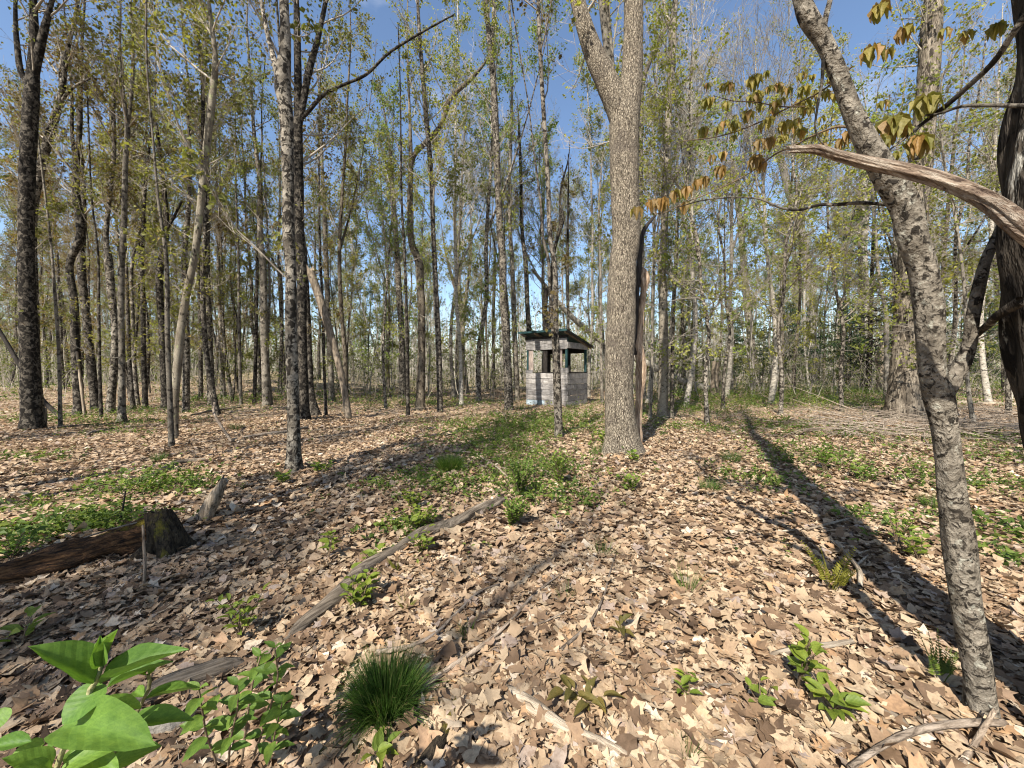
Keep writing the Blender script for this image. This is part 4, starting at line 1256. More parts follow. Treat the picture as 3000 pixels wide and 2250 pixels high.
lying('fallen_branch', 'bleached thick branch in the leaf litter at the bottom centre', 'branch', [(8, 1005, 1118, 26), (8, 1100, 1200, 62), (8, 1250, 1315, 92), (8, 1450, 1455, 84), (8, 1650, 1545, 88), (8, 1850, 1625, 70), (8, 1980, 1690, 40)], 'dead_pale', sink=-.05, sides=14, step=.012, amp=.1, seed=7)
lying('fallen_branch', 'dark mossy stick beside the large grass tuft at the bottom', 'branch', [(8, 765, 1150, 36), (8, 742, 1260, 58), (8, 695, 1420, 72), (8, 620, 1560, 84), (8, 520, 1680, 80)], 'mossy', sink=-.05, sides=12, step=.012, amp=.12, seed=8)
lying('fallen_twig', 'long forked pale twig lying right of the large grass tuft', 'twig', [(8, 430, 1240, 40), (8, 600, 1100, 36), (8, 800, 955, 30), (8, 965, 840, 28), (8, 1110, 700, 20), (8, 1250, 540, 17), (8, 1430, 400, 8)], 'stick', sink=.0, lift=.035, sides=7, step=.02, seed=9,
      side=[[(8, 965, 840, 22), (8, 1150, 760, 16), (8, 1300, 715, 12), (8, 1460, 640, 6)]])
lying('fallen_twig', 'crooked twig reaching up from behind the large grass tuft', 'twig', [(8, 225, 930, 36), (8, 480, 872, 28), (8, 565, 828, 24), (8, 750, 660, 18), (8, 900, 520, 14), (8, 1050, 460, 8)], 'stick', sink=.0, lift=.04, sides=7, step=.02, seed=10)
lying('fallen_twig', 'thin curving twig among the oak leaves near the bottom centre', 'twig', [(8, 1420, 905, 24), (8, 1580, 760, 20), (8, 1690, 580, 15), (8, 1740, 400, 12), (8, 1780, 270, 7)], 'stick', sink=.0, lift=.035, sides=6, step=.02, seed=11)
lying('fallen_branch', 'short pale stick lying behind the green seedling at the lower right', 'branch', [(9, 560, 935, 24), (9, 750, 905, 40), (9, 950, 880, 36), (9, 1090, 852, 30)], 'dead_pale', sink=.0, lift=.03, sides=9, step=.015, seed=12)
lying('fallen_branch', 'long arched bare branch in the lower right corner, by the foot of the leaning tree', 'branch', [(9, 1080, 1675, 30), (9, 1300, 1530, 38), (9, 1560, 1425, 42), (9, 1800, 1390, 44), (9, 2050, 1385, 40)], 'stick', sink=.0, lift=.05, sides=9, step=.015, seed=13)
lying('fallen_branch', 'flat grey root like branch touching the foot of the leaning tree', 'branch', [(9, 1200, 1405, 26), (9, 1450, 1385, 56), (9, 1650, 1362, 60), (9, 1900, 1362, 56)], 'dead', sink=.2, lift=.01, sides=9, step=.015, seed=14)
lying('fallen_branch', 'lichen grey stick standing out at the bottom right corner', 'branch', [(9, 1790, 1690, 42), (9, 1900, 1500, 34, .03), (9, 2005, 1320, 24, .10)], 'stick', sink=.0, lift=.02, sides=8, step=.015, seed=15)
lying('fallen_branch', 'dark stick pointing at the foot of the leaning tree from the left', 'branch', [(9, 1125, 1190, 22), (9, 1330, 1310, 40), (9, 1460, 1385, 36)], 'dead', sink=.1, lift=.02, sides=8, step=.015, seed=16)
lying('fallen_twig', 'thin forked twig lying along the tree shadow on the right', 'twig', [(9, 1150, 500, 30), (9, 1145, 390, 28), (9, 1080, 300, 22), (9, 980, 200, 16)], 'dead_pale', sink=.0, lift=.05, sides=7, step=.02, seed=17, side=[[(9, 1130, 270, 14), (9, 1210, 246, 8)], [(9, 1120, 350, 18), (9, 1200, 280, 9)]])
lying('fallen_twig', 'pale twig lying across the top of the tree shadow on the right', 'twig', [(9, 600, 130, 10), (9, 780, 120, 16), (9, 950, 85, 18), (9, 1090, 45, 14)], 'dead_pale', sink=.0, lift=.03, sides=6, step=.03, seed=18)
lying('fallen_branch', 'curved grey stick in the shade right of the shadowed ground', 'branch', [(6, 730, 1165, 18), (6, 850, 1135, 26), (6, 1000, 1130, 26), (6, 1065, 1120, 18)], 'dead_brown', sink=.0, lift=.03, sides=7, step=.04, seed=19)
lying('fallen_twig', 'long straight dry stem among the green seedlings in the middle', 'twig', [(11, 660, 455, 14), (11, 840, 470, 16), (11, 1000, 550, 20), (11, 1150, 650, 22), (11, 1280, 780, 22)], 'dead_pale', sink=0, lift=.05, sides=6, step=.04, seed=20)
lying('fallen_twig', 'thin pale pole lying above the rotten log', 'pole', [(10, 1640, 480, 14, .16), (10, 1300, 572, 16, .20), (10, 980, 655, 16, .20), (10, 640, 770, 15, .16), (10, 300, 900, 14, .10), (10, -40, 1010, 12, .05)], 'dead_pale', sink=0, sides=7, step=.03, seed=21)
for lab, pts in (('lichened straight twig lying left of the seedlings near the middle of the floor', [(5, 350, 1270, 16), (5, 430, 1245, 18), (5, 600, 1200, 12)]),
                 ('grey stick lying behind the tall pale forked maple', [(4, 1500, 1195, 12), (4, 1700, 1165, 20), (4, 1840, 1150, 22), (4, 1990, 1115, 14)]),
                 ('dark stick lying in front of the mottled maple in the left woods', [(4, 1240, 1035, 10), (4, 1380, 1010, 16), (4, 1560, 985, 12)]),
                 ('slanting bare twig leaning on the floor right of the mottled maple', [(4, 1390, 960, 14, .6), (4, 1420, 1090, 16, .35), (4, 1490, 1195, 18, .06), (4, 1600, 1295, 12, .02)]),
                 ('dark branch lying before the thick left edge maple', [(4, 560, 1170, 14), (4, 620, 1150, 22), (4, 670, 1140, 18)])):
    sd += 1
    lying('fallen_twig', lab, 'twig', pts, 'stick', sink=0, lift=.03, sides=6, step=.04, seed=30 + sd)

# stump at the end of the rotten log, leaning old post, upright sticks
def upright(name, label, cat, base, rest, mat, sides=14, step=.02, amp=.1, seed=0, broken=.03, flare=None):
    c, x, y, w = base
    X, Y = px(c, x, y); p0 = gpix(X, Y); D = p0[1]
    P, _ = path_px([base] + rest, D)
    P = root_in(P, .06)
    b = P[1, :3].copy(); gg = Geo()
    trunk_tube(gg, P, sides, step, seed + 600, amp, broken=broken, flare=flare, nt=(2, 9))
    o = link(name, gg.mesh(name, mat, shift=b), None, loc=b)
    return tag(o, label, cat)


upright('stump', 'dark mossy rotting stump with a pale splintered top at the end of the rotten log', 'stump', (10, 1530, 870, 250), [(10, 1530, 740, 240), (10, 1500, 600, 200), (10, 1470, 490, 150)], 'mossy', 30, .015, .32, 1, .05, (.06, .6, 4))
upright('old_post', 'weathered grooved post leaning right out of the leaves on the left', 'post', (10, 1885, 560, 140), [(10, 1930, 450, 124), (10, 2000, 320, 108), (10, 2075, 190, 60)], 'dead', 14, .02, .1, 2, .05)
upright('stick', 'pale thin upright stick standing in front of the rotten log', 'stick', (10, 1326, 1215, 20), [(10, 1342, 950, 24), (10, 1330, 760, 22), (10, 1324, 600, 18)], 'stick', 8, .02, .06, 3, .01)
upright('stick', 'dark thin upright stick behind the rotten log', 'stick', (10, 1100, 600, 16), [(10, 1135, 450, 16), (10, 1160, 285, 13)], 'darkwood', 7, .03, .06, 4, .01)
upright('stick', 'short bare upright stub near the thick left edge maple', 'stick', (4, 290, 1115, 22), [(4, 292, 1040, 20), (4, 295, 985, 14)], 'dead', 8, .03, .06, 5, .02)
gb = path_px([(6, 175, 898, 46), (6, 0, 812, 46), (5, 2000, 705, 44), (5, 1700, 560, 37), (5, 1500, 400, 34), (5, 1240, 90, 20)], 21.0)[0]
gb[0, 2] = float(gz(gb[0, 0], gb[0, 1])) + gb[0, 3]
M4 = align(gb); Mi = np.array(M4.inverted()); q_ = gb.copy(); q_[:, :3] = gb[:, :3] @ Mi[:3, :3].T + Mi[:3, 3]
gg = Geo(); trunk_tube(gg, q_, 10, .15, 91, .03)
o = link('fallen_birch', gg.mesh('fallen_birch', 'birch')); o.matrix_world = M4
tag(o, 'toppled white birch slanting down from left to right behind the shelter and the ash', 'fallen tree')

# ------------------------------------------------------------------ grass tufts, ferns, seedlings
rg = np.random.default_rng(21)


def tuft(label, c, x, y, w, h, n, mat='grass', bend=.5, group=None, name='grass_tuft'):
    X, Y = px(c, x, y); p = gpix(X, Y); k = p[1] / ray(X, Y)[1]
    Wm = w / OFF[c][2] / F_ * k; Hm = h / OFF[c][2] / F_ * k
    gg = Geo()
    az = rg.uniform(0, 6.283, n); rr = np.sqrt(rg.random(n)) * Wm * .34
    st = np.stack([np.cos(az) * rr, np.sin(az) * rr, np.full(n, -.01)], 1)
    L = Hm * rg.uniform(.6, 1.15, n)
    lean_ = rr / (Wm * .34) * .30 + rg.exponential(.10, n)
    d = np.stack([np.cos(az) * lean_, np.sin(az) * lean_, np.ones(n)], 1)
    d = norm(d + rg.normal(0, .10, (n, 3)))
    bend = bend * rg.exponential(.8, (n, 1))
    P = np.zeros((n, 5, 3)); P[:, 0] = st
    for i in range(1, 5):
        d = norm(d + np.stack([np.cos(az), np.sin(az), -np.ones(n) * .9], 1) * bend * .16 * i / 2)
        P[:, i] = P[:, i - 1] + d * (L / 4)[:, None]
    wd = (.0008 + Wm * .0032) * np.array([1, .95, .8, .5, .05])
    sd2 = norm(np.cross(d, rg.normal(0, 1, (n, 3))))
    V = np.stack([P - sd2[:, None] * wd[None, :, None], P + sd2[:, None] * wd[None, :, None]], 2).reshape(n, 10, 3)
    b = (np.arange(n) * 10)[:, None, None]; i = (np.arange(4) * 2)[None, :, None]
    q = (b + i + np.array([[[0, 1, 3, 2]]])).reshape(-1, 4)
    gg.add(V.reshape(-1, 3), q, rnd=np.repeat(rg.random(n), 10))
    return tag(link(name, gg.mesh(name, mat), loc=p), label, 'grass', group)


tuft('large dense tuft of fine green grass at the bottom, left of centre', 8, 290, 1315, 330, 370, 2600, bend=.7)
tuft('dark green rounded grass tuft in the middle, left of the green seedlings', 11, 615, 672, 270, 200, 1400, bend=.6)
tuft('bright grass tuft left of the tall pale forked maple', 4, 1530, 1128, 84, 60, 200)
tuft('grass tuft growing before the sunken grey log on the left', 4, 1030, 1330, 90, 70, 220)
tuft('grass tuft at the left foot of the shelter', 5, 1155, 1003, 66, 66, 200)
tuft('grass tuft behind the brown smooth maple left of the shelter', 5, 590, 962, 66, 50, 160)
tuft('bright grass tuft in the sunlit leaves right of the great ash', 6, 312, 1335, 120, 90, 260)
tuft('broad low grass tuft at the left of the right half, in bright leaves', 6, 180, 1525, 150, 100, 240)
tuft('grass tuft just left of the leaning tree stem', 6, 1630, 1640, 120, 110, 240)
tuft('thin sparse grass tuft in the sunlit leaves below the log end', 8, 1690, 295, 130, 150, 60, bend=.3)
tuft('few upright grass blades near the middle of the bright leaves', 8, 1455, 590, 90, 150, 30, bend=.3)
tuft('narrow green grass clump at the left of the lower right leaves', 9, 30, 530, 90, 250, 50, bend=.4)
tuft('yellowish grass clump low in the bottom right leaves', 9, 30, 1600, 120, 170, 60, bend=.5)
tuft('mossy dark grass wisps in the shadow near the bottom centre', 8, 810, 820, 90, 150, 50, bend=.4)
tuft('grass tuft between the maple and the ash trunk foot', 5, 1665, 1285, 90, 80, 160)
tuft('grass tufts along the right wall foot of the shelter', 5, 1500, 990, 120, 40, 160)


def fern(label, c, x, y, w, h, n, mat='fern'):
    X, Y = px(c, x, y); p = gpix(X, Y); k = p[1] / ray(X, Y)[1]
    H = h / OFF[c][2] / F_ * k; Wd = w / OFF[c][2] / F_ * k
    gg = Geo()
    for f in range(n):
        a = rg.uniform(0, 6.28); L = H * rg.uniform(.7, 1.1)
        d = np.array([math.cos(a) * .35 * Wd / H, math.sin(a) * .35 * Wd / H, 1])
        pts = []
        q = np.array([math.cos(a), math.sin(a), 0]) * .012
        for i in range(9):
            pts.append(q.copy()); q = q + norm(d) * L / 8; d = d + np.array([math.cos(a), math.sin(a), -.6]) * .06
        pts = np.array(pts)
        V, qd = tubes(pts[None], np.linspace(.0022, .0006, 9)[None], 3); gg.add(V, qd, rnd=.5)
        t = np.repeat(np.linspace(.35, 1, 13), 2)
        pp, dd_, _ = sample_poly(pts[None], np.ones((1, 9)), np.zeros(26, int), t)
        s = np.tile([1, -1], 13)
        side = norm(np.cross(dd_, np.array([math.cos(a + .5), math.sin(a + .5), .8])))
        leaf_quads(gg, pp, side * s[:, None] + dd_ * .5, np.cross(side, dd_) + rg.normal(0, .2, (26, 3)), L * .17 * (1.25 - t), .45, .2, rg.random(26))
    return tag(link('fern', gg.mesh('fern', mat, smooth=False), loc=p), label, 'fern')


fern('young yellow green fern unrolling in the sunlit leaves at the right', 9, 965, 525, 240, 300, 12)
fern('green fern in the tree shadow left of the leaning tree', 9, 1665, 1135, 220, 330, 9, 'cover')
fern('small yellow fern beside the long weathered log', 8, 370, 395, 90, 110, 6)
fern('yellow green moss like fern patch below the middle of the long log', 8, 420, 640, 140, 110, 9)


def seedling(label, c, x, y, h, w, stems, nleaf, leaf, mat, stem='stem_brown', separate=True, group=None, ground=None, cat='plant', name='seedling', ratio=.55, droop_=.15, leafy_from=.3):
    X, Y = px(c, x, y); p = gpix(X, Y); k = p[1] / ray(X, Y)[1]
    m = 1 / OFF[c][2] / F_ * k
    H, Wd, LL = h * m, w * m, leaf * m
    e = thing(name, label, cat, p, group)
    sg, lg = Geo(), Geo()
    per = max(2, nleaf // stems)
    me = LEAFM[mat]
    for s in range(stems):
        a = rg.uniform(0, 6.28)
        out = np.array([math.cos(a), math.sin(a), 0]) * (Wd * .5 * (rg.uniform(.3, 1) if stems > 1 else .15))
        n = 6
        t = np.linspace(0, 1, n)[:, None]
        hh = H * rg.uniform(.65, 1.05)
        P = out * t ** 1.3 + np.array([0, 0, 1]) * hh * t ** .9 + rg.normal(0, Wd * .02, (n, 3)) * t
        P[0, 2] = -.02
        V, q = tubes(P[None], np.linspace(.0035 + H * .006, .0012, n)[None], 6); sg.add(V, q)
        for j in range(per):
            tt = leafy_from + (1 - leafy_from) * (j + rg.uniform(0, .6)) / per
            tt = min(tt, 1)
            pp, dd_, _ = sample_poly(P[None], np.ones((1, n)), np.array([0]), np.array([tt]))
            pp, dd_ = pp[0], dd_[0]
            b = a + j * 2.4 + rg.uniform(-.4, .4)
            dirn = np.array([math.cos(b), math.sin(b), .35 - droop_ * 2 * rg.random()]) + dd_ * .35
            dirn = dirn / np.linalg.norm(dirn)
            L = LL * rg.uniform(.65, 1.2) * (1.1 - .35 * abs(tt - .6))
            st_ = pp + dirn * L * .18
            V, q = tubes(np.array([[pp, st_]]), np.array([[.0012, .0009]]), 4); sg.add(V, q)
            nr = np.array([rg.normal(0, .3) - dirn[0] * .2, rg.normal(0, .3) - dirn[1] * .2, 1])
            if separate:
                link('leaf', me, e, mat=leaf_matrix(st_, st_ + dirn * L, nr, L * ratio * rg.uniform(.9, 1.15)))
            else:
                leaf_quads(lg, st_[None], dirn[None], nr[None], np.array([L]), ratio * 1.25, .3, np.array([rg.random()]))
    link('stem', sg.mesh('stem', stem), e)
    if not separate:
        tag(link('foliage', lg.mesh('foliage', 'weed' if 'brown' not in mat else 'bronze', smooth=False), e), kind='stuff')
    return e


LEAFM = {k: oval_mesh('leaf', k, b, f, seed=i) for i, (k, b, f) in enumerate((('honey_small', .2, .3), ('seedling', .22, .35), ('seedling_brown', .3, .4)))}
seedling('leafy green seedling with upright stems beside the short pale stick, lower right', 9, 735, 1190, 400, 260, 4, 30, 90, 'seedling', ratio=.62)
seedling('low broad leaved seedling right of the upright one, lower right', 9, 960, 1345, 240, 300, 5, 24, 130, 'seedling', ratio=.48)
seedling('small pale green seedling among the bottom right leaves', 9, 510, 1320, 240, 170, 3, 10, 80, 'seedling', ratio=.6)
seedling('bronze tinted seedling casting a small shadow near the bottom centre', 8, 1570, 1250, 130, 300, 4, 16, 120, 'seedling_brown', ratio=.4)
seedling('small three stemmed seedling of light green leaves at the bottom right', 9, 60, 1240, 160, 190, 3, 16, 70, 'seedling', ratio=.55)
seedling('tiny bronze seedling with two leaf pairs at the right of the bottom leaves', 8, 1830, 850, 130, 110, 2, 6, 90, 'seedling_brown', ratio=.4)
seedling('little seedling leaves at the bottom beside the mossy stick', 8, 210, 1640, 170, 200, 2, 8, 120, 'seedling', ratio=.5)
seedling('yellow green bushy seedling in the sun above the small honeysuckle', 7, 1560, 860, 400, 300, 5, 48, 66, 'seedling', ratio=.42)
seedling('small seedling with pale round leaves at the left edge', 7, 140, 905, 220, 230, 3, 14, 90, 'seedling', ratio=.5)
seedling('sprig of leaves right of the bushy seedling on the shaded floor', 7, 2130, 330, 230, 170, 2, 16, 60, 'seedling', ratio=.5)
seedling('yellow leafed shrub growing over the upper part of the long log', 11, 300, 1330, 300, 560, 9, 110, 64, 'seedling', ratio=.66, leafy_from=.2)
seedling('light green shrub in front of the long log', 11, 350, 1560, 260, 380, 6, 50, 70, 'seedling', ratio=.62, leafy_from=.15)
seedling('leafy shrub growing above the long log, left of it', 11, 210, 1080, 230, 330, 6, 56, 58, 'seedling', ratio=.62)
seedling('green shrub of round leaves over the lower half of the long log', 8, 110, 640, 250, 300, 7, 56, 66, 'seedling', ratio=.66, leafy_from=.15)
seedling('little green seedling beside the long log', 8, 190, 330, 120, 130, 3, 14, 56, 'seedling', ratio=.6)
seedling('bright green bush of small leaves past the end of the long log', 11, 1290, 1280, 330, 420, 20, 420, 46, 'seedling', ratio=.6, separate=False, leafy_from=.1)
seedling('tall green bush of small leaves in the middle of the floor', 11, 1370, 960, 430, 360, 22, 460, 46, 'seedling', ratio=.5, separate=False, leafy_from=.1)
seedling('yellow green weed clump right of the tall green bush', 11, 1800, 830, 400, 300, 18, 330, 46, 'seedling', ratio=.45, separate=False, leafy_from=.1)
seedling('low green weed right of the log end in the sunlit floor', 5, 1870, 1530, 130, 230, 10, 110, 30, 'seedling', ratio=.55, separate=False, leafy_from=.1)
seedling('yellow green plant at the foot of the tall pale forked maple', 4, 1840, 1490, 90, 130, 6, 46, 34, 'seedling', ratio=.7, separate=False)
seedling('leafy green sprouts beside the root of the tall pale forked maple', 4, 2080, 1420, 90, 190, 8, 60, 30, 'seedling', ratio=.55, separate=False)
seedling('green seedling standing at the left foot of the great ash', 5, 1690, 1270, 150, 110, 5, 50, 30, 'seedling', ratio=.6, separate=False)
seedling('bright small seedling in front of the great ash foot', 5, 1905, 1345, 80, 90, 4, 26, 32, 'seedling', ratio=.7, separate=False)
seedling('bright green leafy clump at the far left edge', 10, 60, 720, 160, 200, 6, 36, 70, 'seedling', ratio=.6, leafy_from=.3)
seedling('green shrub leaves before the leafy clump at the left edge', 10, 120, 930, 260, 330, 9, 70, 60, 'honey_small', ratio=.5, leafy_from=.2)
seedling('dark leafy plant in the tree shadow on the right', 9, 1390, 260, 300, 200, 5, 50, 40, 'seedling', ratio=.6, separate=False)
seedling('sunlit leafy plant beside the leaning tree stem', 9, 1530, 330, 170, 200, 4, 24, 60, 'seedling', ratio=.6)
seedling('green sprouts in the shadow strip behind the yellow fern', 6, 910, 1400, 180, 210, 8, 80, 32, 'seedling', ratio=.6, separate=False)
seedling('bright green sprouts on the sunlit floor right of the tree shadow', 6, 1180, 1470, 130, 170, 7, 60, 32, 'seedling', ratio=.6, separate=False)

# low greenery on the floor
cov = Geo()


def cover(c, x, y, w, d, n, h, leaf=.032):
    """patch centred on a pixel, w metres wide, d deep"""
    X, Y = px(c, x, y); p = gpix(X, Y)
    q = rg.normal(0, .5, (n, 2)) * np.array([w, d]) + p[:2]
    q = q[(np.abs(q[:, 1]) > 1.0)]
    m = len(q)
    z = gz(q[:, 0], q[:, 1])
    k = 7
    pp = np.repeat(np.column_stack([q, z]), k, 0) + np.column_stack([rg.normal(0, .03, (m * k, 2)), rg.uniform(.05, 1, m * k) * np.repeat(rg.uniform(.3, 1.5, m), k) * h + .02])
    tip = rg.normal(0, 1, (m * k, 3)); tip[:, 2] = np.abs(tip[:, 2]) * .5
    nr = rg.normal(0, .5, (m * k, 3)) + np.array([0, 0, 1])
    leaf_quads(cov, pp, tip, nr, leaf * np.repeat(rg.uniform(.5, 1.9, m), k) * rg.uniform(.7, 1.3, m * k), .6, .3, np.clip(np.repeat(rg.random(m), k) * .7 + rg.random(m * k) * .3, 0, 1))


for a in ((11, 1500, 700, .9, 1.2, 420, .12), (11, 1750, 950, .6, .5, 120, .10), (11, 1100, 400, 1.2, 1.3, 420, .10), (11, 1550, 230, 1.6, 1.5, 620, .14), (11, 450, 800, .8, .6, 200, .09), (11, 1000, 150, 2.2, 1.8, 380, .10),
          (10, 800, 600, .55, .25, 110, .14), (10, 1350, 280, .7, .4, 150, .2), (10, 1700, 250, .6, .4, 80, .15), (10, 200, 800, .3, .2, 60, .14), (10, 300, 450, .6, .25, 40, .09),
          (5, 1550, 1060, 2.2, 1.6, 560, .2), (5, 1050, 1120, 2, 1.6, 300, .1), (5, 1780, 1000, 1.5, 3, 220, .2), (6, 150, 1010, 1.6, 2.0, 330, .22), (6, 500, 920, 3.5, 4, 900, .3), (6, 900, 890, 3.5, 4, 800, .3), (6, 1250, 960, 2.5, 2.5, 500, .25),
          (6, 300, 960, 4, 3, 700, .25), (6, 700, 960, 4, 3, 900, .3), (6, 1100, 900, 4, 4, 900, .35), (6, 100, 900, 5, 6, 700, .35), (6, 600, 1100, 1.8, 1.5, 300, .12), (6, 1100, 1150, 2, 1.5, 300, .12), (6, 1900, 860, 3.5, 4, 1500, .45), (6, 2150, 850, 3, 4, 900, .45), (6, 1000, 1350, .9, 1.2, 130, .13), (6, 650, 1300, .8, 1.2, 80, .1), (6, 500, 1480, .5, .6, 90, .1), (6, 1950, 1500, .8, .8, 130, .12), (6, 1950, 1300, .9, .9, 90, .12),
          (6, 2100, 1200, 1, 1, 160, .12), (9, 1950, 130, .35, .4, 70, .10), (9, 1350, 130, .3, .4, 40, .1), (9, 2080, 300, .3, .3, 30, .08), (4, 1450, 940, 3.5, 2, 700, .18), (4, 1000, 1010, 4, 1.5, 420, .12), (4, 700, 1090, 2.5, .9, 240, .1),
          (4, 200, 1310, .8, .3, 60, .07), (4, 780, 1150, 1.2, .6, 60, .08), (4, 500, 1050, 3, 1.5, 260, .14), (5, 400, 960, 3, 2.5, 420, .2), (5, 850, 960, 3, 2.5, 330, .2), (5, 100, 940, 3, 2.5, 260, .2), (7, 700, 100, .5, .25, 90, .09),
          (8, 450, 120, .35, .25, 50, .06), (5, 2100, 1000, 1.2, 1.2, 160, .15), (6, 100, 1130, 1.2, .8, 160, .1)):
    cover(*a)
# sparse sprouts everywhere
q = wedge(rg, 1500, 2.5, 22)
for x, y in q:
    pass
m = len(q); k = 4
pp = np.repeat(np.column_stack([q, gz(q[:, 0], q[:, 1])]), k, 0) + np.column_stack([rg.normal(0, .03, (m * k, 2)), rg.uniform(.02, .11, m * k)])
tip = rg.normal(0, 1, (m * k, 3)); tip[:, 2] = np.abs(tip[:, 2]) * .5
leaf_quads(cov, pp, tip, rg.normal(0, .5, (m * k, 3)) + np.array([0, 0, 1]), rg.uniform(.02, .055, m * k), .55, .3, np.repeat(rg.random(m), k))
# taller growth deep in the woods
q = wedge(rg, 15000, 12.5, 44, 2, 1.6)
m = len(q); k = 4
keep = rg.random(m) < np.clip(.35 + .5 * np.sin(q[:, 0] * .33 + 1) * np.sin(q[:, 1] * .27) + .35 * (q[:, 0] > 6), .1, 1)
q = q[keep]; m = len(q)
pp = np.repeat(np.column_stack([q, gz(q[:, 0], q[:, 1])]), k, 0) + np.column_stack([rg.normal(0, .12, (m * k, 2)), rg.uniform(.02, .4, m * k)])
tip = rg.normal(0, 1, (m * k, 3))
leaf_quads(cov, pp, tip, rg.normal(0, .6, (m * k, 3)) + np.array([0, 0, 1]), rg.uniform(.06, .13, m * k), .55, .3, np.repeat(rg.random(m), k))
o = link('ground_cover', cov.mesh('ground_cover', 'cover', smooth=False))
tag(o, 'patches of low green sprouts and weeds on the leafy floor', kind='stuff')

# fallen twigs all over, a dense mat of them to the right
tg = Geo()


def litter_twigs(xy, L, r, lift):
    m = len(xy)
    az = rg.uniform(0, 6.28, m)
    st = np.column_stack([xy, gz(xy[:, 0], xy[:, 1]) + lift])
    P, Rr = shoots(rg, st, np.stack([np.cos(az), np.sin(az), rg.normal(0, .06, m)], 1), L, r, 5, 0.0, .10, .0008)
    P[:, :, 2] = np.maximum(P[:, :, 2], gz(P[:, :, 0], P[:, :, 1]) + .015)
    V, qd = tubes(P, Rr, 4); tg.add(V, qd)


q = wedge(rg, 420, 1.3, 6); litter_twigs(q, rg.uniform(.1, .5, len(q)), rg.uniform(.0012, .003, len(q)), .03)
q = wedge(rg, 900, 6, 24); litter_twigs(q, rg.uniform(.3, 1.6, len(q)), rg.uniform(.004, .012, len(q)), .04)
B = np.array([gpix(*px(6, x, y)) for x, y in np.column_stack([rg.uniform(900, 2300, 420), rg.uniform(1030, 1200, 420)])])
litter_twigs(B[:, :2], rg.uniform(.5, 2.2, len(B)), rg.uniform(.004, .014, len(B)), rg.uniform(.03, .25, len(B)))
B = np.array([gpix(*px(6, x, y)) for x, y in np.column_stack([rg.uniform(0, 1100, 60), rg.uniform(1000, 1140, 60)])])
litter_twigs(B[:, :2], rg.uniform(.5, 1.8, len(B)), rg.uniform(.004, .010, len(B)), .05)
o = link('fallen_twigs', tg.mesh('fallen_twigs', 'twigpale'))
tag(o, 'thin dry twigs scattered over the leaves, thickest on the right', kind='stuff')

# ------------------------------------------------------------------ honeysuckle close to the camera
HM = [oval_mesh('leaf', 'honey', .12, .55, seed=5), oval_mesh('leaf', 'honey', .3, .3, seed=6, rnd=True), oval_mesh('leaf', 'honey', .05, 1.0, seed=7)]


def hl(e, base, tip, w, d0, d1, nrm, kind=0, c=7):
    a = P3(*px(c, *base), d0); b = P3(*px(c, *tip), d1)
    k = d0 / ray(*px(c, *base))[1]
    wm = w / OFF[c][2] / F_ * k
    s = np.array(e.location)
    link('leaf', HM[kind], e, mat=leaf_matrix(a - s, b - s, nrm, wm))


def stem_path(e, pts, mat='stem_green'):
    P = path_d(pts)
    s = np.array(e.location)
    low = P[-1].copy()
    if low[2] > .1:
        gzv = float(gz(low[0], low[1]))
        extra = np.array([[low[0] - .02, low[1] + .02, low[2] * .5, low[3] * 1.2], [low[0], low[1] + .05, gzv - .02, low[3] * 1.5]])
        P = np.vstack([P, extra])
    gg = Geo(); trunk_tube(gg, P, 10, .012, 5, .04)
    link('stem', gg.mesh('stem', mat, shift=s), e)


hp = P3(*px(7, 370, 1650), .5)
honey = thing('honeysuckle', 'close young honeysuckle shoot with broad soft pale green leaves in the lower left corner', 'shrub', (hp[0], hp[1] + .05, float(gz(hp[0], hp[1]))))
stem_path(honey, [(7, 655, 990, 22, .50), (7, 630, 1090, 26, .50), (7, 600, 1125, 34, .50), (7, 560, 1230, 28, .50), (7, 500, 1350, 28, .50), (7, 440, 1470, 30, .50), (7, 370, 1650, 32, .50)])
stem_path(honey, [(7, 960, 1050, 18, .56), (7, 972, 1110, 22, .56), (7, 935, 1205, 20, .56), (7, 820, 1420, 20, .56), (7, 690, 1650, 22, .56)])
hl(honey, (615, 1100), (228, 852), 205, .50, .46, (.25, -.35, 1))
hl(honey, (648, 1112), (1195, 858), 150, .50, .52, (-.25, -.30, 1))
hl(honey, (690, 1140), (1115, 945), 105, .53, .57, (-.2, -.1, 1))
hl(honey, (655, 1000), (648, 800), 80, .50, .50, (.7, -.8, .3), 2)
hl(honey, (672, 1000), (752, 762), 100, .50, .51, (-.8, -.8, .2), 2)
hl(honey, (690, 1120), (385, 1345), 215, .51, .47, (-.1, -.75, .75), 1)
hl(honey, (425, 1365), (815, 1395), 255, .50, .43, (.0, -.55, 1), 1)
hl(honey, (650, 1235), (945, 1230), 90, .52, .55, (-.1, -.5, 1), 1)
hl(honey, (940, 1212), (1300, 1118), 66, .56, .60, (-.1, -.4, 1))
hl(honey, (945, 1200), (860, 1150), 70, .56, .58, (0, -.5, 1))
hl(honey, (955, 1060), (835, 895), 50, .56, .58, (.4, -.8, .5), 2)
hl(honey, (965, 1055), (1035, 985), 54, .56, .57, (-.2, -.8, .5), 2)
hl(honey, (825, 1385), (1255, 1325), 130, .56, .58, (0, -.35, 1))
hl(honey, (400, 1660), (745, 1480), 150, .50, .52, (-.2, -.5, 1), 1)
hl(honey, (690, 1655), (1040, 1500), 180, .55, .58, (.1, -.3, 1))
hl(honey, (340, 1640), (30, 1590), 130, .50, .47, (.1, -.6, 1))
hl(honey, (350, 1670), (60, 1690), 150, .49, .45, (.1, -.6, 1), 1)
hl(honey, (205, 1490), (-90, 1520), 100, .53, .52, (.1, -.5, 1))
hl(honey, (290, 1500), (30, 1600), 110, .54, .52, (0, -.5, 1), 1)
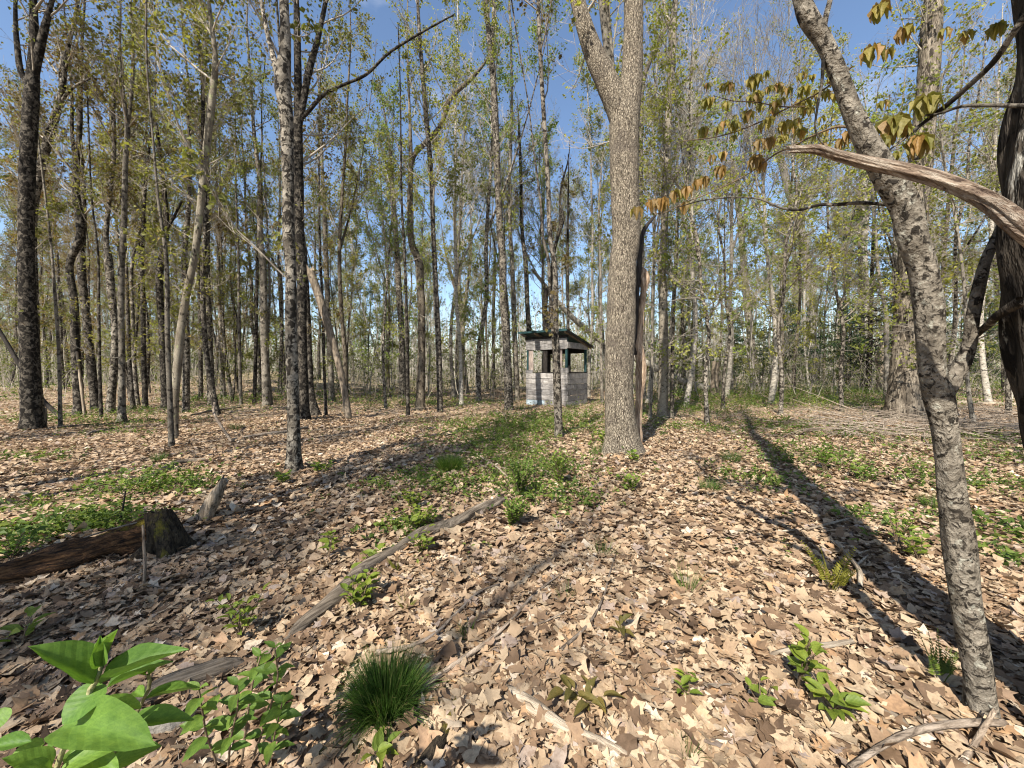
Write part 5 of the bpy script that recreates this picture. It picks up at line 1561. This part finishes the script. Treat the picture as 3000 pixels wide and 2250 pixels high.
hl(honey, (30, 1265), (-70, 1420), 130, .52, .5, (.3, -.7, .7), 1)
hl(honey, (470, 1520), (700, 1640), 150, .54, .5, (0, -.5, 1), 1)
hl(honey, (430, 1430), (280, 1560), 110, .54, .53, (0, -.4, 1))

p0 = gpix(*px(7, 1560, 1500))
honey2 = thing('honeysuckle', 'smaller honeysuckle bush with many pointed green leaves right of the broad leaved shoot', 'shrub', p0)
for pts in ([(7, 1690, 930, 10, 1.22), (7, 1640, 1100, 12, 1.24), (7, 1600, 1350, 14, 1.26), (7, 1570, 1600, 16, 1.28)],
            [(7, 1780, 880, 10, 1.16), (7, 1800, 1060, 12, 1.18), (7, 1740, 1300, 13, 1.2), (7, 1640, 1600, 15, 1.24)],
            [(7, 1290, 1150, 10, 1.06), (7, 1310, 1280, 11, 1.08), (7, 1340, 1450, 12, 1.12), (7, 1400, 1640, 14, 1.16)],
            [(7, 1540, 1120, 9, 1.1), (7, 1540, 1260, 11, 1.12), (7, 1500, 1450, 12, 1.14), (7, 1480, 1640, 14, 1.2)],
            [(7, 1830, 1230, 9, 1.15), (7, 1790, 1400, 11, 1.18), (7, 1740, 1640, 13, 1.22)]):
    stem_path(honey2, pts, 'stem_brown')
    Pp = path_d(pts)
    s = np.array(honey2.location)
    top = Pp[0, :3]
    for j in range(7):
        t = j / 7 * .95
        i = t * (len(Pp) - 1); a = int(i); f = i - a
        b = Pp[a, :3] + (Pp[min(a + 1, len(Pp) - 1), :3] - Pp[a, :3]) * f
        for sg_ in (0, 1):
            an = j * 1.57 + sg_ * math.pi + rg.uniform(-.3, .3)
            L = rg.uniform(.05, .075) * (.6 if j == 0 else 1)
            dr = np.array([math.cos(an), math.sin(an), .8 if j == 0 else rg.uniform(-.1, .4)]); dr = dr / np.linalg.norm(dr)
            link('leaf', LEAFM['honey_small'], honey2, mat=leaf_matrix(b - s, b - s + dr * L, (rg.normal(0, .3), rg.normal(-.3, .3), 1), L * .5))

# ------------------------------------------------------------------ the woods all round: many trees of a few kinds
rf = np.random.default_rng(77)


def proto(seed, H, r, mat, gp, twig='twig', wob=.10, t0=.38, fork=False):
    t0 = .22 if gp.get('up') == .02 else t0
    """meshes of one forest tree at the origin"""
    rr = np.random.default_rng(seed)
    n = 9
    t = np.linspace(0, 1, n)
    dx = np.cumsum(rr.normal(0, wob, (n, 2)), 0); dx -= dx[0]
    path = np.column_stack([dx, t * H, r * (1 - t) ** .8 + .012])
    path[0, 3] *= 1.1
    tr, tw_, lf_ = Geo(), Geo(), Geo()
    C = trunk_tube(tr, root_in(path), 9, .4, seed, .04, flare=(.12, .5, 4))
    st = [(C, t0)]
    if fork:
        k = int(len(C) * rr.uniform(.35, .55))
        f = [C[k]]
        d = norm(np.array([rr.normal(), rr.normal(), 2.6]))
        for i in range(5):
            q = f[-1].copy(); q[:3] += d * (H - C[k, 2]) / 5.3; q[3] *= .72; d = norm(d + np.array([0, 0, .25])); f.append(q)
        f = np.array(f); f[:, 3] *= .75
        Cf = trunk_tube(tr, f, 8, .4, seed + 1, .04); st.append((Cf, .1))
    crown(rr, tw_, lf_, st, **gp)
    return tr, tw_, lf_


P1g = dict(n1=40, n2=520, n3=2300, nl=6200, L1=2.6, leaf=.08, rmin=.004, dead=12)
P2g = dict(n1=34, n2=420, n3=1800, nl=4600, L1=2.3, leaf=.08, rmin=.004, dead=11)
Pth = dict(n1=24, n2=220, n3=800, nl=2500, L1=1.7, leaf=.08, rmin=.004, dead=8)
Pun = dict(n1=40, n2=420, n3=1300, nl=2600, L1=2.3, leaf=.075, rmin=.0035, dead=4, el=(0, 38), up=.02)
Pbare = dict(n1=60, n2=700, n3=2200, nl=900, L1=4.2, leaf=.06, rmin=.0045, dead=8, el=(35, 65), up=.10)
kinds = []
for i, (H, r, mat, gp, tw_m, fork) in enumerate(((16, .09, 'maple', P1g, 'twig', True), (15, .07, 'maple_dark', P2g, 'twig', False), (17, .095, 'grey', P1g, 'twig_pale', True), (13, .05, 'maple', P2g, 'twig_pale', False),
                                                 (14, .058, 'maple_dark', P2g, 'twig', False), (9.5, .035, 'grey', Pth, 'twig', False), (8, .03, 'maple_dark', Pth, 'twig', False), (15, .06, 'birch', P2g, 'twig_pale', False), (12, .036, 'birch', Pth, 'twig_pale', False), (16, .08, 'maple_brown', P1g, 'twig', True), (8, .028, 'grey', Pun, 'twig', False), (9.5, .04, 'maple', Pun, 'twig', True), (15, .085, 'birch', Pbare, 'twig_pale', True))):
    tr, tw_, lf_ = proto(500 + i, H, r, mat, gp, fork=fork)
    kinds.append((tr.mesh('trunk', mat), tw_.mesh('twigs', tw_m), {lm: None for lm in ()}, lf_, mat, H))
fol_cache = {}


def fol_mesh(i, lm):
    if (i, lm) not in fol_cache:
        src = next((m for (j, _), m in fol_cache.items() if j == i), None)
        if src is None:
            me = kinds[i][3].mesh('foliage', lm, smooth=False)
        else:
            me = src.copy(); me.materials.clear(); me.materials.append(MT[lm])
        fol_cache[(i, lm)] = me
    return fol_cache[(i, lm)]


KIND_WORD = {'maple': 'speckled', 'maple_dark': 'dark', 'grey': 'grey', 'birch': 'whitish', 'maple_brown': 'brown'}
SIZEW = ['forked ', '', 'forked ', 'slim ', 'slim ', 'thin ', 'thin ', '', 'thin ', 'forked ', 'low ', 'low forked ', 'spreading ']


def forest_tree(x, y, i, lm, sc, rz, bare=False, group=None, label=None, name='forest_tree'):
    e = thing(name, label, 'tree', (x, y, float(gz(x, y))), group)
    e.rotation_euler = (rf.normal(0, .025), rf.normal(0, .025), rz)
    e.scale = (sc, sc, sc)
    link('trunk', kinds[i][0], e)
    tag(link('twigs', kinds[i][1], e), kind='stuff')
    if not bare:
        tag(link('foliage', fol_mesh(i, lm), e), kind='stuff')
    return e


LEAFW = {'olive': 'olive leaved', 'bronze': 'bronze leaved', 'yellow': 'yellowish leaved', 'fresh': 'green leaved'}
LAND = sorted([((262 - 1500) / F_ * 0 + px(4, 208, 900)[0], 'thick left edge maple'), (px(4, 516, 900)[0], 'dark straight maple'), (px(4, 745, 600)[0], 'crooked maple'), (px(4, 790, 0)[0] + 8, 'flared grey maple'),
               (px(4, 1136, 700)[0], 'yellow lichened trunk'), (px(4, 1360, 600)[0], 'mottled maple'), (px(4, 1712, 500)[0], 'smooth grey maple'), (px(4, 1890, 500)[0], 'tall forked maple'), (px(5, 30, 900)[0], 'left leaning snag'),
               (px(5, 390, 500)[0], 'pale flared maple'), (px(5, 515, 500)[0], 'brown smooth maple'), (px(5, 776, 700)[0], 'many stemmed maple'), (px(5, 1075, 600)[0], 'blotchy maple'), (px(5, 1400, 700)[0], 'shelter'), (px(5, 1810, 700)[0], 'great ash'),
               (px(5, 2085, 500)[0], 'pale speckled maple'), (px(6, 208, 800)[0], 'grey standing stump'), (px(6, 450, 600)[0], 'pale blotched tree'), (px(6, 836, 500)[0], 'thick pale leaning tree'), (px(6, 1020, 500)[0], 'pair of snags'), (px(6, 1285, 800)[0], 'pale broken stump'),
               (px(6, 1450, 600)[0], 'shaggy trunk'), (px(6, 1850, 600)[0], 'leaning tree fork'), (px(6, 2150, 800)[0], 'dark plated tree')])
seen_labels = {}


def tidy(lab, e):
    for a, b in (('very far behind', 'remotely behind'), ('some way behind', 'behind'), ('thick pale leaning', 'pale leaning'), ('grey standing', 'grey'), ('pale broken', 'broken'), ('whitish tree', 'birch')):
        if len(lab.split()) > 11:
            lab = lab.replace(a, b)
    e['label'] = lab
    return lab



def place_words(x, y):
    X_ = x / y * F_ + 1500
    L = min(LAND, key=lambda q: abs(q[0] - X_))
    d = X_ - L[0]
    far = 'just behind' if y < 16 else 'some way behind' if y < 22 else 'well behind' if y < 29 else 'far behind' if y < 37 else 'very far behind'
    if abs(d) < 14:
        return f"{far} the {L[1]}"
    return f"{far} and {'left' if d < 0 else 'right'} of the {L[1]}"


placed = [tuple(u) for u in used_spots]
tries = 0; count = 0
while count < 200 and tries < 9000:
    tries += 1
    y = math.sqrt(rf.uniform(11.5 ** 2, 50 ** 2)) if rf.random() < .8 else rf.uniform(11, 24)
    x = rf.uniform(-1, 1) * (1.36 * y + 1.5)
    X_ = x / y * F_ + 1500
    if 1480 < X_ < 1830 and y < 19:                      # the shelter and the ash stay clear
        continue
    if 700 < X_ < 2000 and rf.random() < .25:
        continue
    if X_ > 1830 and y < 14.5:
        continue
    md = 1.15 if y < 25 else 1.5
    if any((x - a) ** 2 + (y - b) ** 2 < md * md for a, b in placed):
        continue
    placed.append((x, y)); count += 1
    if X_ < 1000:
        i = rf.choice([0, 1, 1, 2, 3, 4, 4, 5, 6]); lm = rf.choice(['olive', 'olive', 'bronze', 'bronze', 'yellow'])
        where = 'the left woods'
    elif X_ < 1830:
        i = rf.choice([0, 2, 3, 3, 5, 7, 8, 8, 9]); lm = rf.choice(['yellow', 'yellow', 'olive', 'fresh'])
        where = 'the middle woods behind the shelter'
    else:
        i = rf.choice([0, 2, 3, 7, 8, 8, 9, 5]); lm = rf.choice(['yellow', 'fresh', 'yellow', 'olive'])
        where = 'the right woods'
    sc = rf.uniform(.8, 1.12)
    bare = rf.random() < .12 and X_ > 1100
    lab = f"{SIZEW[i]}{KIND_WORD[kinds[i][4]]} tree, {'leafless' if bare else LEAFW[lm]}, {place_words(x, y)}"
    e = forest_tree(x, y, i, lm, sc, rf.uniform(0, 6.28), bare=bare, group=f"trees standing deep in {where}", label=lab)
    lab = tidy(lab, e)
    seen_labels.setdefault(lab, []).append((x / y, e))
# understory maples with layered leaves on the right, pale spreading crowns, thin leaning birches
extra = []
for X_, D_, i, lm, sc in ((1905, 10.5, 10, 'yellow', 1.0), (2075, 9.8, 11, 'yellow', 1.0), (2290, 11.5, 11, 'yellow', 1.05), (2470, 12.5, 11, 'fresh', 1.1),
                          (2770, 11.6, 11, 'olive', 1.1), (2860, 9.4, 10, 'yellow', 1.1), (2960, 11.0, 11, 'yellow', 1.1), (2640, 14.0, 11, 'yellow', 1.2), (2120, 13.5, 11, 'fresh', 1.1),
                          (1900, 16.5, 12, 'yellow', 1.0), (2010, 14.0, 12, 'yellow', .95), (2130, 17.5, 12, 'yellow', 1.05), (2260, 15.0, 12, 'yellow', 1.0), (1590, 21.0, 12, 'yellow', 1.0), (1330, 19.0, 12, 'yellow', 1.0), (2600, 17.0, 12, 'yellow', 1), (2900, 15, 12, 'olive', 1)):
    extra.append(((X_ - 1500) / F_ * D_, D_, i, lm, sc, .03))
for _ in range(34):
    X_ = rf.uniform(1720, 2420) if rf.random() < .7 else rf.uniform(900, 1500); D_ = rf.uniform(17, 33)
    if 1480 < X_ < 1780 and D_ < 20: D_ += 6
    extra.append(((X_ - 1500) / F_ * D_, D_, 8, 'yellow', rf.uniform(.55, .9), .14))
for x, y, i, lm, sc, tl in extra:
    X_ = x / y * F_ + 1500
    e = forest_tree(x, y, i, lm, sc, rf.uniform(0, 6.28), group='trees standing deep in ' + ('the left woods' if X_ < 1000 else 'the middle woods behind the shelter' if X_ < 1830 else 'the right woods'))
    e.rotation_euler = (rf.normal(0, tl), rf.normal(0, tl), rf.uniform(0, 6.28))
    lab = tidy(f"{SIZEW[i]}{KIND_WORD[kinds[i][4]]} tree, {LEAFW[lm]}, {place_words(x, y)}", e)
    seen_labels.setdefault(lab, []).append((x / y, e))
for lab, q in seen_labels.items():
    if len(q) in (2, 3):
        q.sort(key=lambda t: t[0])
        for w, t in zip(('left of two: ', 'right of two: ') if len(q) == 2 else ('left of three: ', 'middle of three: ', 'right of three: '), q):
            t[1]['label'] = ' '.join((w + t[1]['label']).split()[:99]).replace('remotely behind and', 'far').replace('well behind and', 'well').replace('far behind and', 'far').replace('just behind and', 'just')
# trees out of view behind and to the left, whose shade stripes the floor
for x, y, i, lm, sc in ((-5.4, -2.0, 1, 'olive', 1.0), (-6.9, -7.4, 1, 'olive', 1.0), (-7.6, 1.4, 2, 'olive', 1.05), (-9.4, -1.2, 4, 'olive', 1.0), (-6.4, -5.0, 3, 'olive', 1), (-12.0, 3.4, 0, 'olive', 1.0), (-10.6, 5.2, 1, 'bronze', 1), (-13.5, 1.0, 3, 'olive', 1.1),
                        (-9.3, -12.5, 2, 'olive', 1), (-16.5, 6.6, 4, 'olive', 1), (-8.5, -8.0, 9, 'olive', 1), (2.6, -4.6, 4, 'yellow', .9), (5.2, -.6, 1, 'yellow', .9), (-2.6, -2.6, 6, 'olive', 1.1), (-4.2, .2, 5, 'olive', 1.0), (-5.9, 2.6, 6, 'olive', 1.1), (7.5, 2.2, 3, 'yellow', 1)):
    forest_tree(x, y, i, lm, sc, rf.uniform(0, 6.28), bare=rf.random() < .7, group='trees standing out of view behind the camera', label='maple standing outside the view whose shade falls on the leaves')

# dark evergreens deep in the right woods


def pine_proto(seed, H, r):
    rr = np.random.default_rng(seed)
    tr, fo = Geo(), Geo()
    C = trunk_tube(tr, np.array([(0, 0, -.1, r), (0, 0, H * .5, r * .6), (0.05, 0, H, .02)]), 8, .6, seed, .03)
    m = 130
    z = rr.uniform(.12, .99, m) * H
    az = rr.uniform(0, 6.28, m)
    L = (1 - z / H) ** .7 * H * .24 * rr.uniform(.6, 1.1, m) + .3
    st = np.column_stack([np.zeros(m), np.zeros(m), z])
    P, Rr = shoots(rr, st, np.stack([np.cos(az), np.sin(az), rr.uniform(-.25, .45, m)], 1), L, .012 + L * .006, 5, -.03, .06, .004)
    V, q = tubes(P, Rr, 4); tr.add(V, q)
    k = 8000
    idx = rr.choice(m, k, p=L / L.sum()); s = rr.uniform(.2, 1, k)
    p, d, _ = sample_poly(P, Rr, idx, s)
    p = p + rr.normal(0, .09, (k, 3)) * np.array([1, 1, .6])
    leaf_quads(fo, p, d * .6 + rr.normal(0, .6, (k, 3)), rr.normal(0, 1, (k, 3)) + np.array([0, 0, .5]), rr.uniform(.12, .24, k), .3, .1, rr.random(k))
    return tr.mesh('trunk', 'maple_dark'), fo.mesh('foliage', 'needle', smooth=False)


pines = [pine_proto(900, 13, .14), pine_proto(901, 8, .09)]
for X_, D_, i, s in ((2150, 33, 1, .8), (2235, 38, 1, .7), (2310, 34, 1, .9), (2400, 38, 0, .55), (2490, 31, 1, .8), (2545, 25, 0, 1.25), (2640, 33, 1, 1.0), (2730, 29, 1, .9), (2810, 34, 0, .6), (2890, 28, 1, .9), (1960, 42, 1, .9), (2080, 44, 0, .6)):
    x = (X_ - 1500) / F_ * D_
    e = thing('pine_tree', 'dark evergreen ' + place_words(x, D_), 'tree', (x, D_, float(gz(x, D_))), 'dark evergreens far back in the woods')
    e.scale = (s,) * 3; e.rotation_euler = (0, 0, rf.uniform(0, 6))
    link('trunk', pines[i][0], e)
    tag(link('foliage', pines[i][1], e), kind='stuff')

# ------------------------------------------------------------------ far woods and brush, one mass each
rw = np.random.default_rng(99)
fw = Geo()
n = 1300
D_ = rw.uniform(36, 100, n); x = rw.uniform(-1.5, 1.5, n) * D_
H = rw.uniform(8, 15, n)
st = np.column_stack([x, D_, gz(x, D_) - .1])
P, Rr = shoots(rw, st, np.column_stack([rw.normal(0, .04, (n, 2)), np.ones(n)]), H, rw.uniform(.05, .13, n), 7, .05, .03, .012)
V, q = tubes(P, Rr, 5); fw.add(V, q, rnd=0, mi=0)
m = 11000
idx = rw.integers(0, n, m); s = rw.uniform(.08, 1, m)
p, d, _ = sample_poly(P, Rr, idx, s)
az = rw.uniform(0, 6.28, m)
P2, R2 = shoots(rw, p, np.stack([np.cos(az), np.sin(az), rw.uniform(.4, 1.6, m)], 1), rw.uniform(.8, 2.6, m), np.full(m, .02), 3, .12, .15, .009)
V, q = tubes(P2, R2, 3); fw.add(V, q, mi=0)
k = 90000
idx = rw.integers(0, m, k); p, d, _ = sample_poly(P2, R2, idx, rw.uniform(.2, 1, k))
leaf_quads(fw, p + rw.normal(0, .15, (k, 3)), rw.normal(0, 1, (k, 3)), rw.normal(0, 1, (k, 3)) + np.array([0, 0, .6]), rw.uniform(.12, .27, k), .8, .3, rw.random(k), mi=1)
n = 2600
D_ = rw.uniform(95, 190, n); x = rw.uniform(-1.5, 1.5, n) * D_
H = rw.uniform(9, 17, n)
st = np.column_stack([x, D_, gz(x, D_) - .1])
P, Rr = shoots(rw, st, np.column_stack([rw.normal(0, .05, (n, 2)), np.ones(n)]), H, rw.uniform(.08, .2, n), 5, .05, .03, .03)
V, q = tubes(P, Rr, 3); fw.add(V, q, rnd=0, mi=0)
k = 55000
idx = rw.integers(0, n, k); p, d, _ = sample_poly(P, Rr, idx, rw.uniform(.02, 1, k) ** .8)
leaf_quads(fw, p + rw.normal(0, 1.3, (k, 3)) * np.array([1, 1, .6]), rw.normal(0, 1, (k, 3)), rw.normal(0, 1, (k, 3)) + np.array([0, 0, .6]), rw.uniform(.3, .75, k), .8, .3, rw.random(k) * .7, mi=1)
o = link('far_woods', fw.mesh('far_woods', ['twig_pale', 'brush'], smooth=False))
tag(o, 'hazy mass of thin pale trunks and spring leaves far behind the nearer trees', kind='stuff')
br = Geo()
n = 5200
D_ = np.sqrt(rw.uniform(16 ** 2, 58 ** 2, n)); x = rw.uniform(-1.45, 1.45, n) * D_
ok = ~((np.abs(x / D_ * F_ + 1500 - 1640) < 140) & (D_ < 22))
D_, x = D_[ok], x[ok]; n = len(x)
st = np.column_stack([x, D_, gz(x, D_) - .05])
P, Rr = shoots(rw, st, np.column_stack([rw.normal(0, .3, (n, 2)), np.ones(n)]), rw.uniform(.8, 3.0, n) * rw.choice([1, 1, 1.9], n), rw.uniform(.006, .017, n), 5, .05, .12, .0035)
V, q = tubes(P, Rr, 3); br.add(V, q, mi=0)
m = 14000
idx = rw.integers(0, n, m); p, d, _ = sample_poly(P, Rr, idx, rw.uniform(.25, 1, m)); az = rw.uniform(0, 6.28, m)
P2, R2 = shoots(rw, p, np.stack([np.cos(az), np.sin(az), rw.uniform(0, 1.2, m)], 1), rw.uniform(.3, 1.1, m), np.full(m, .007), 3, .05, .2, .0035)
V, q = tubes(P2, R2, 3); br.add(V, q, mi=0)
k = 95000
idx = rw.integers(0, m, k); p, d, _ = sample_poly(P2, R2, idx, rw.uniform(.2, 1, k))
leaf_quads(br, p + rw.normal(0, .07, (k, 3)), rw.normal(0, 1, (k, 3)), rw.normal(0, .7, (k, 3)) + np.array([0, 0, 1]), rw.uniform(.06, .13, k), .75, .3, rw.random(k), mi=1)
o = link('undergrowth', br.mesh('undergrowth', ['twig', 'brush'], smooth=False))
tag(o, 'leafy thin brush filling the floor between the far trunks', kind='stuff')
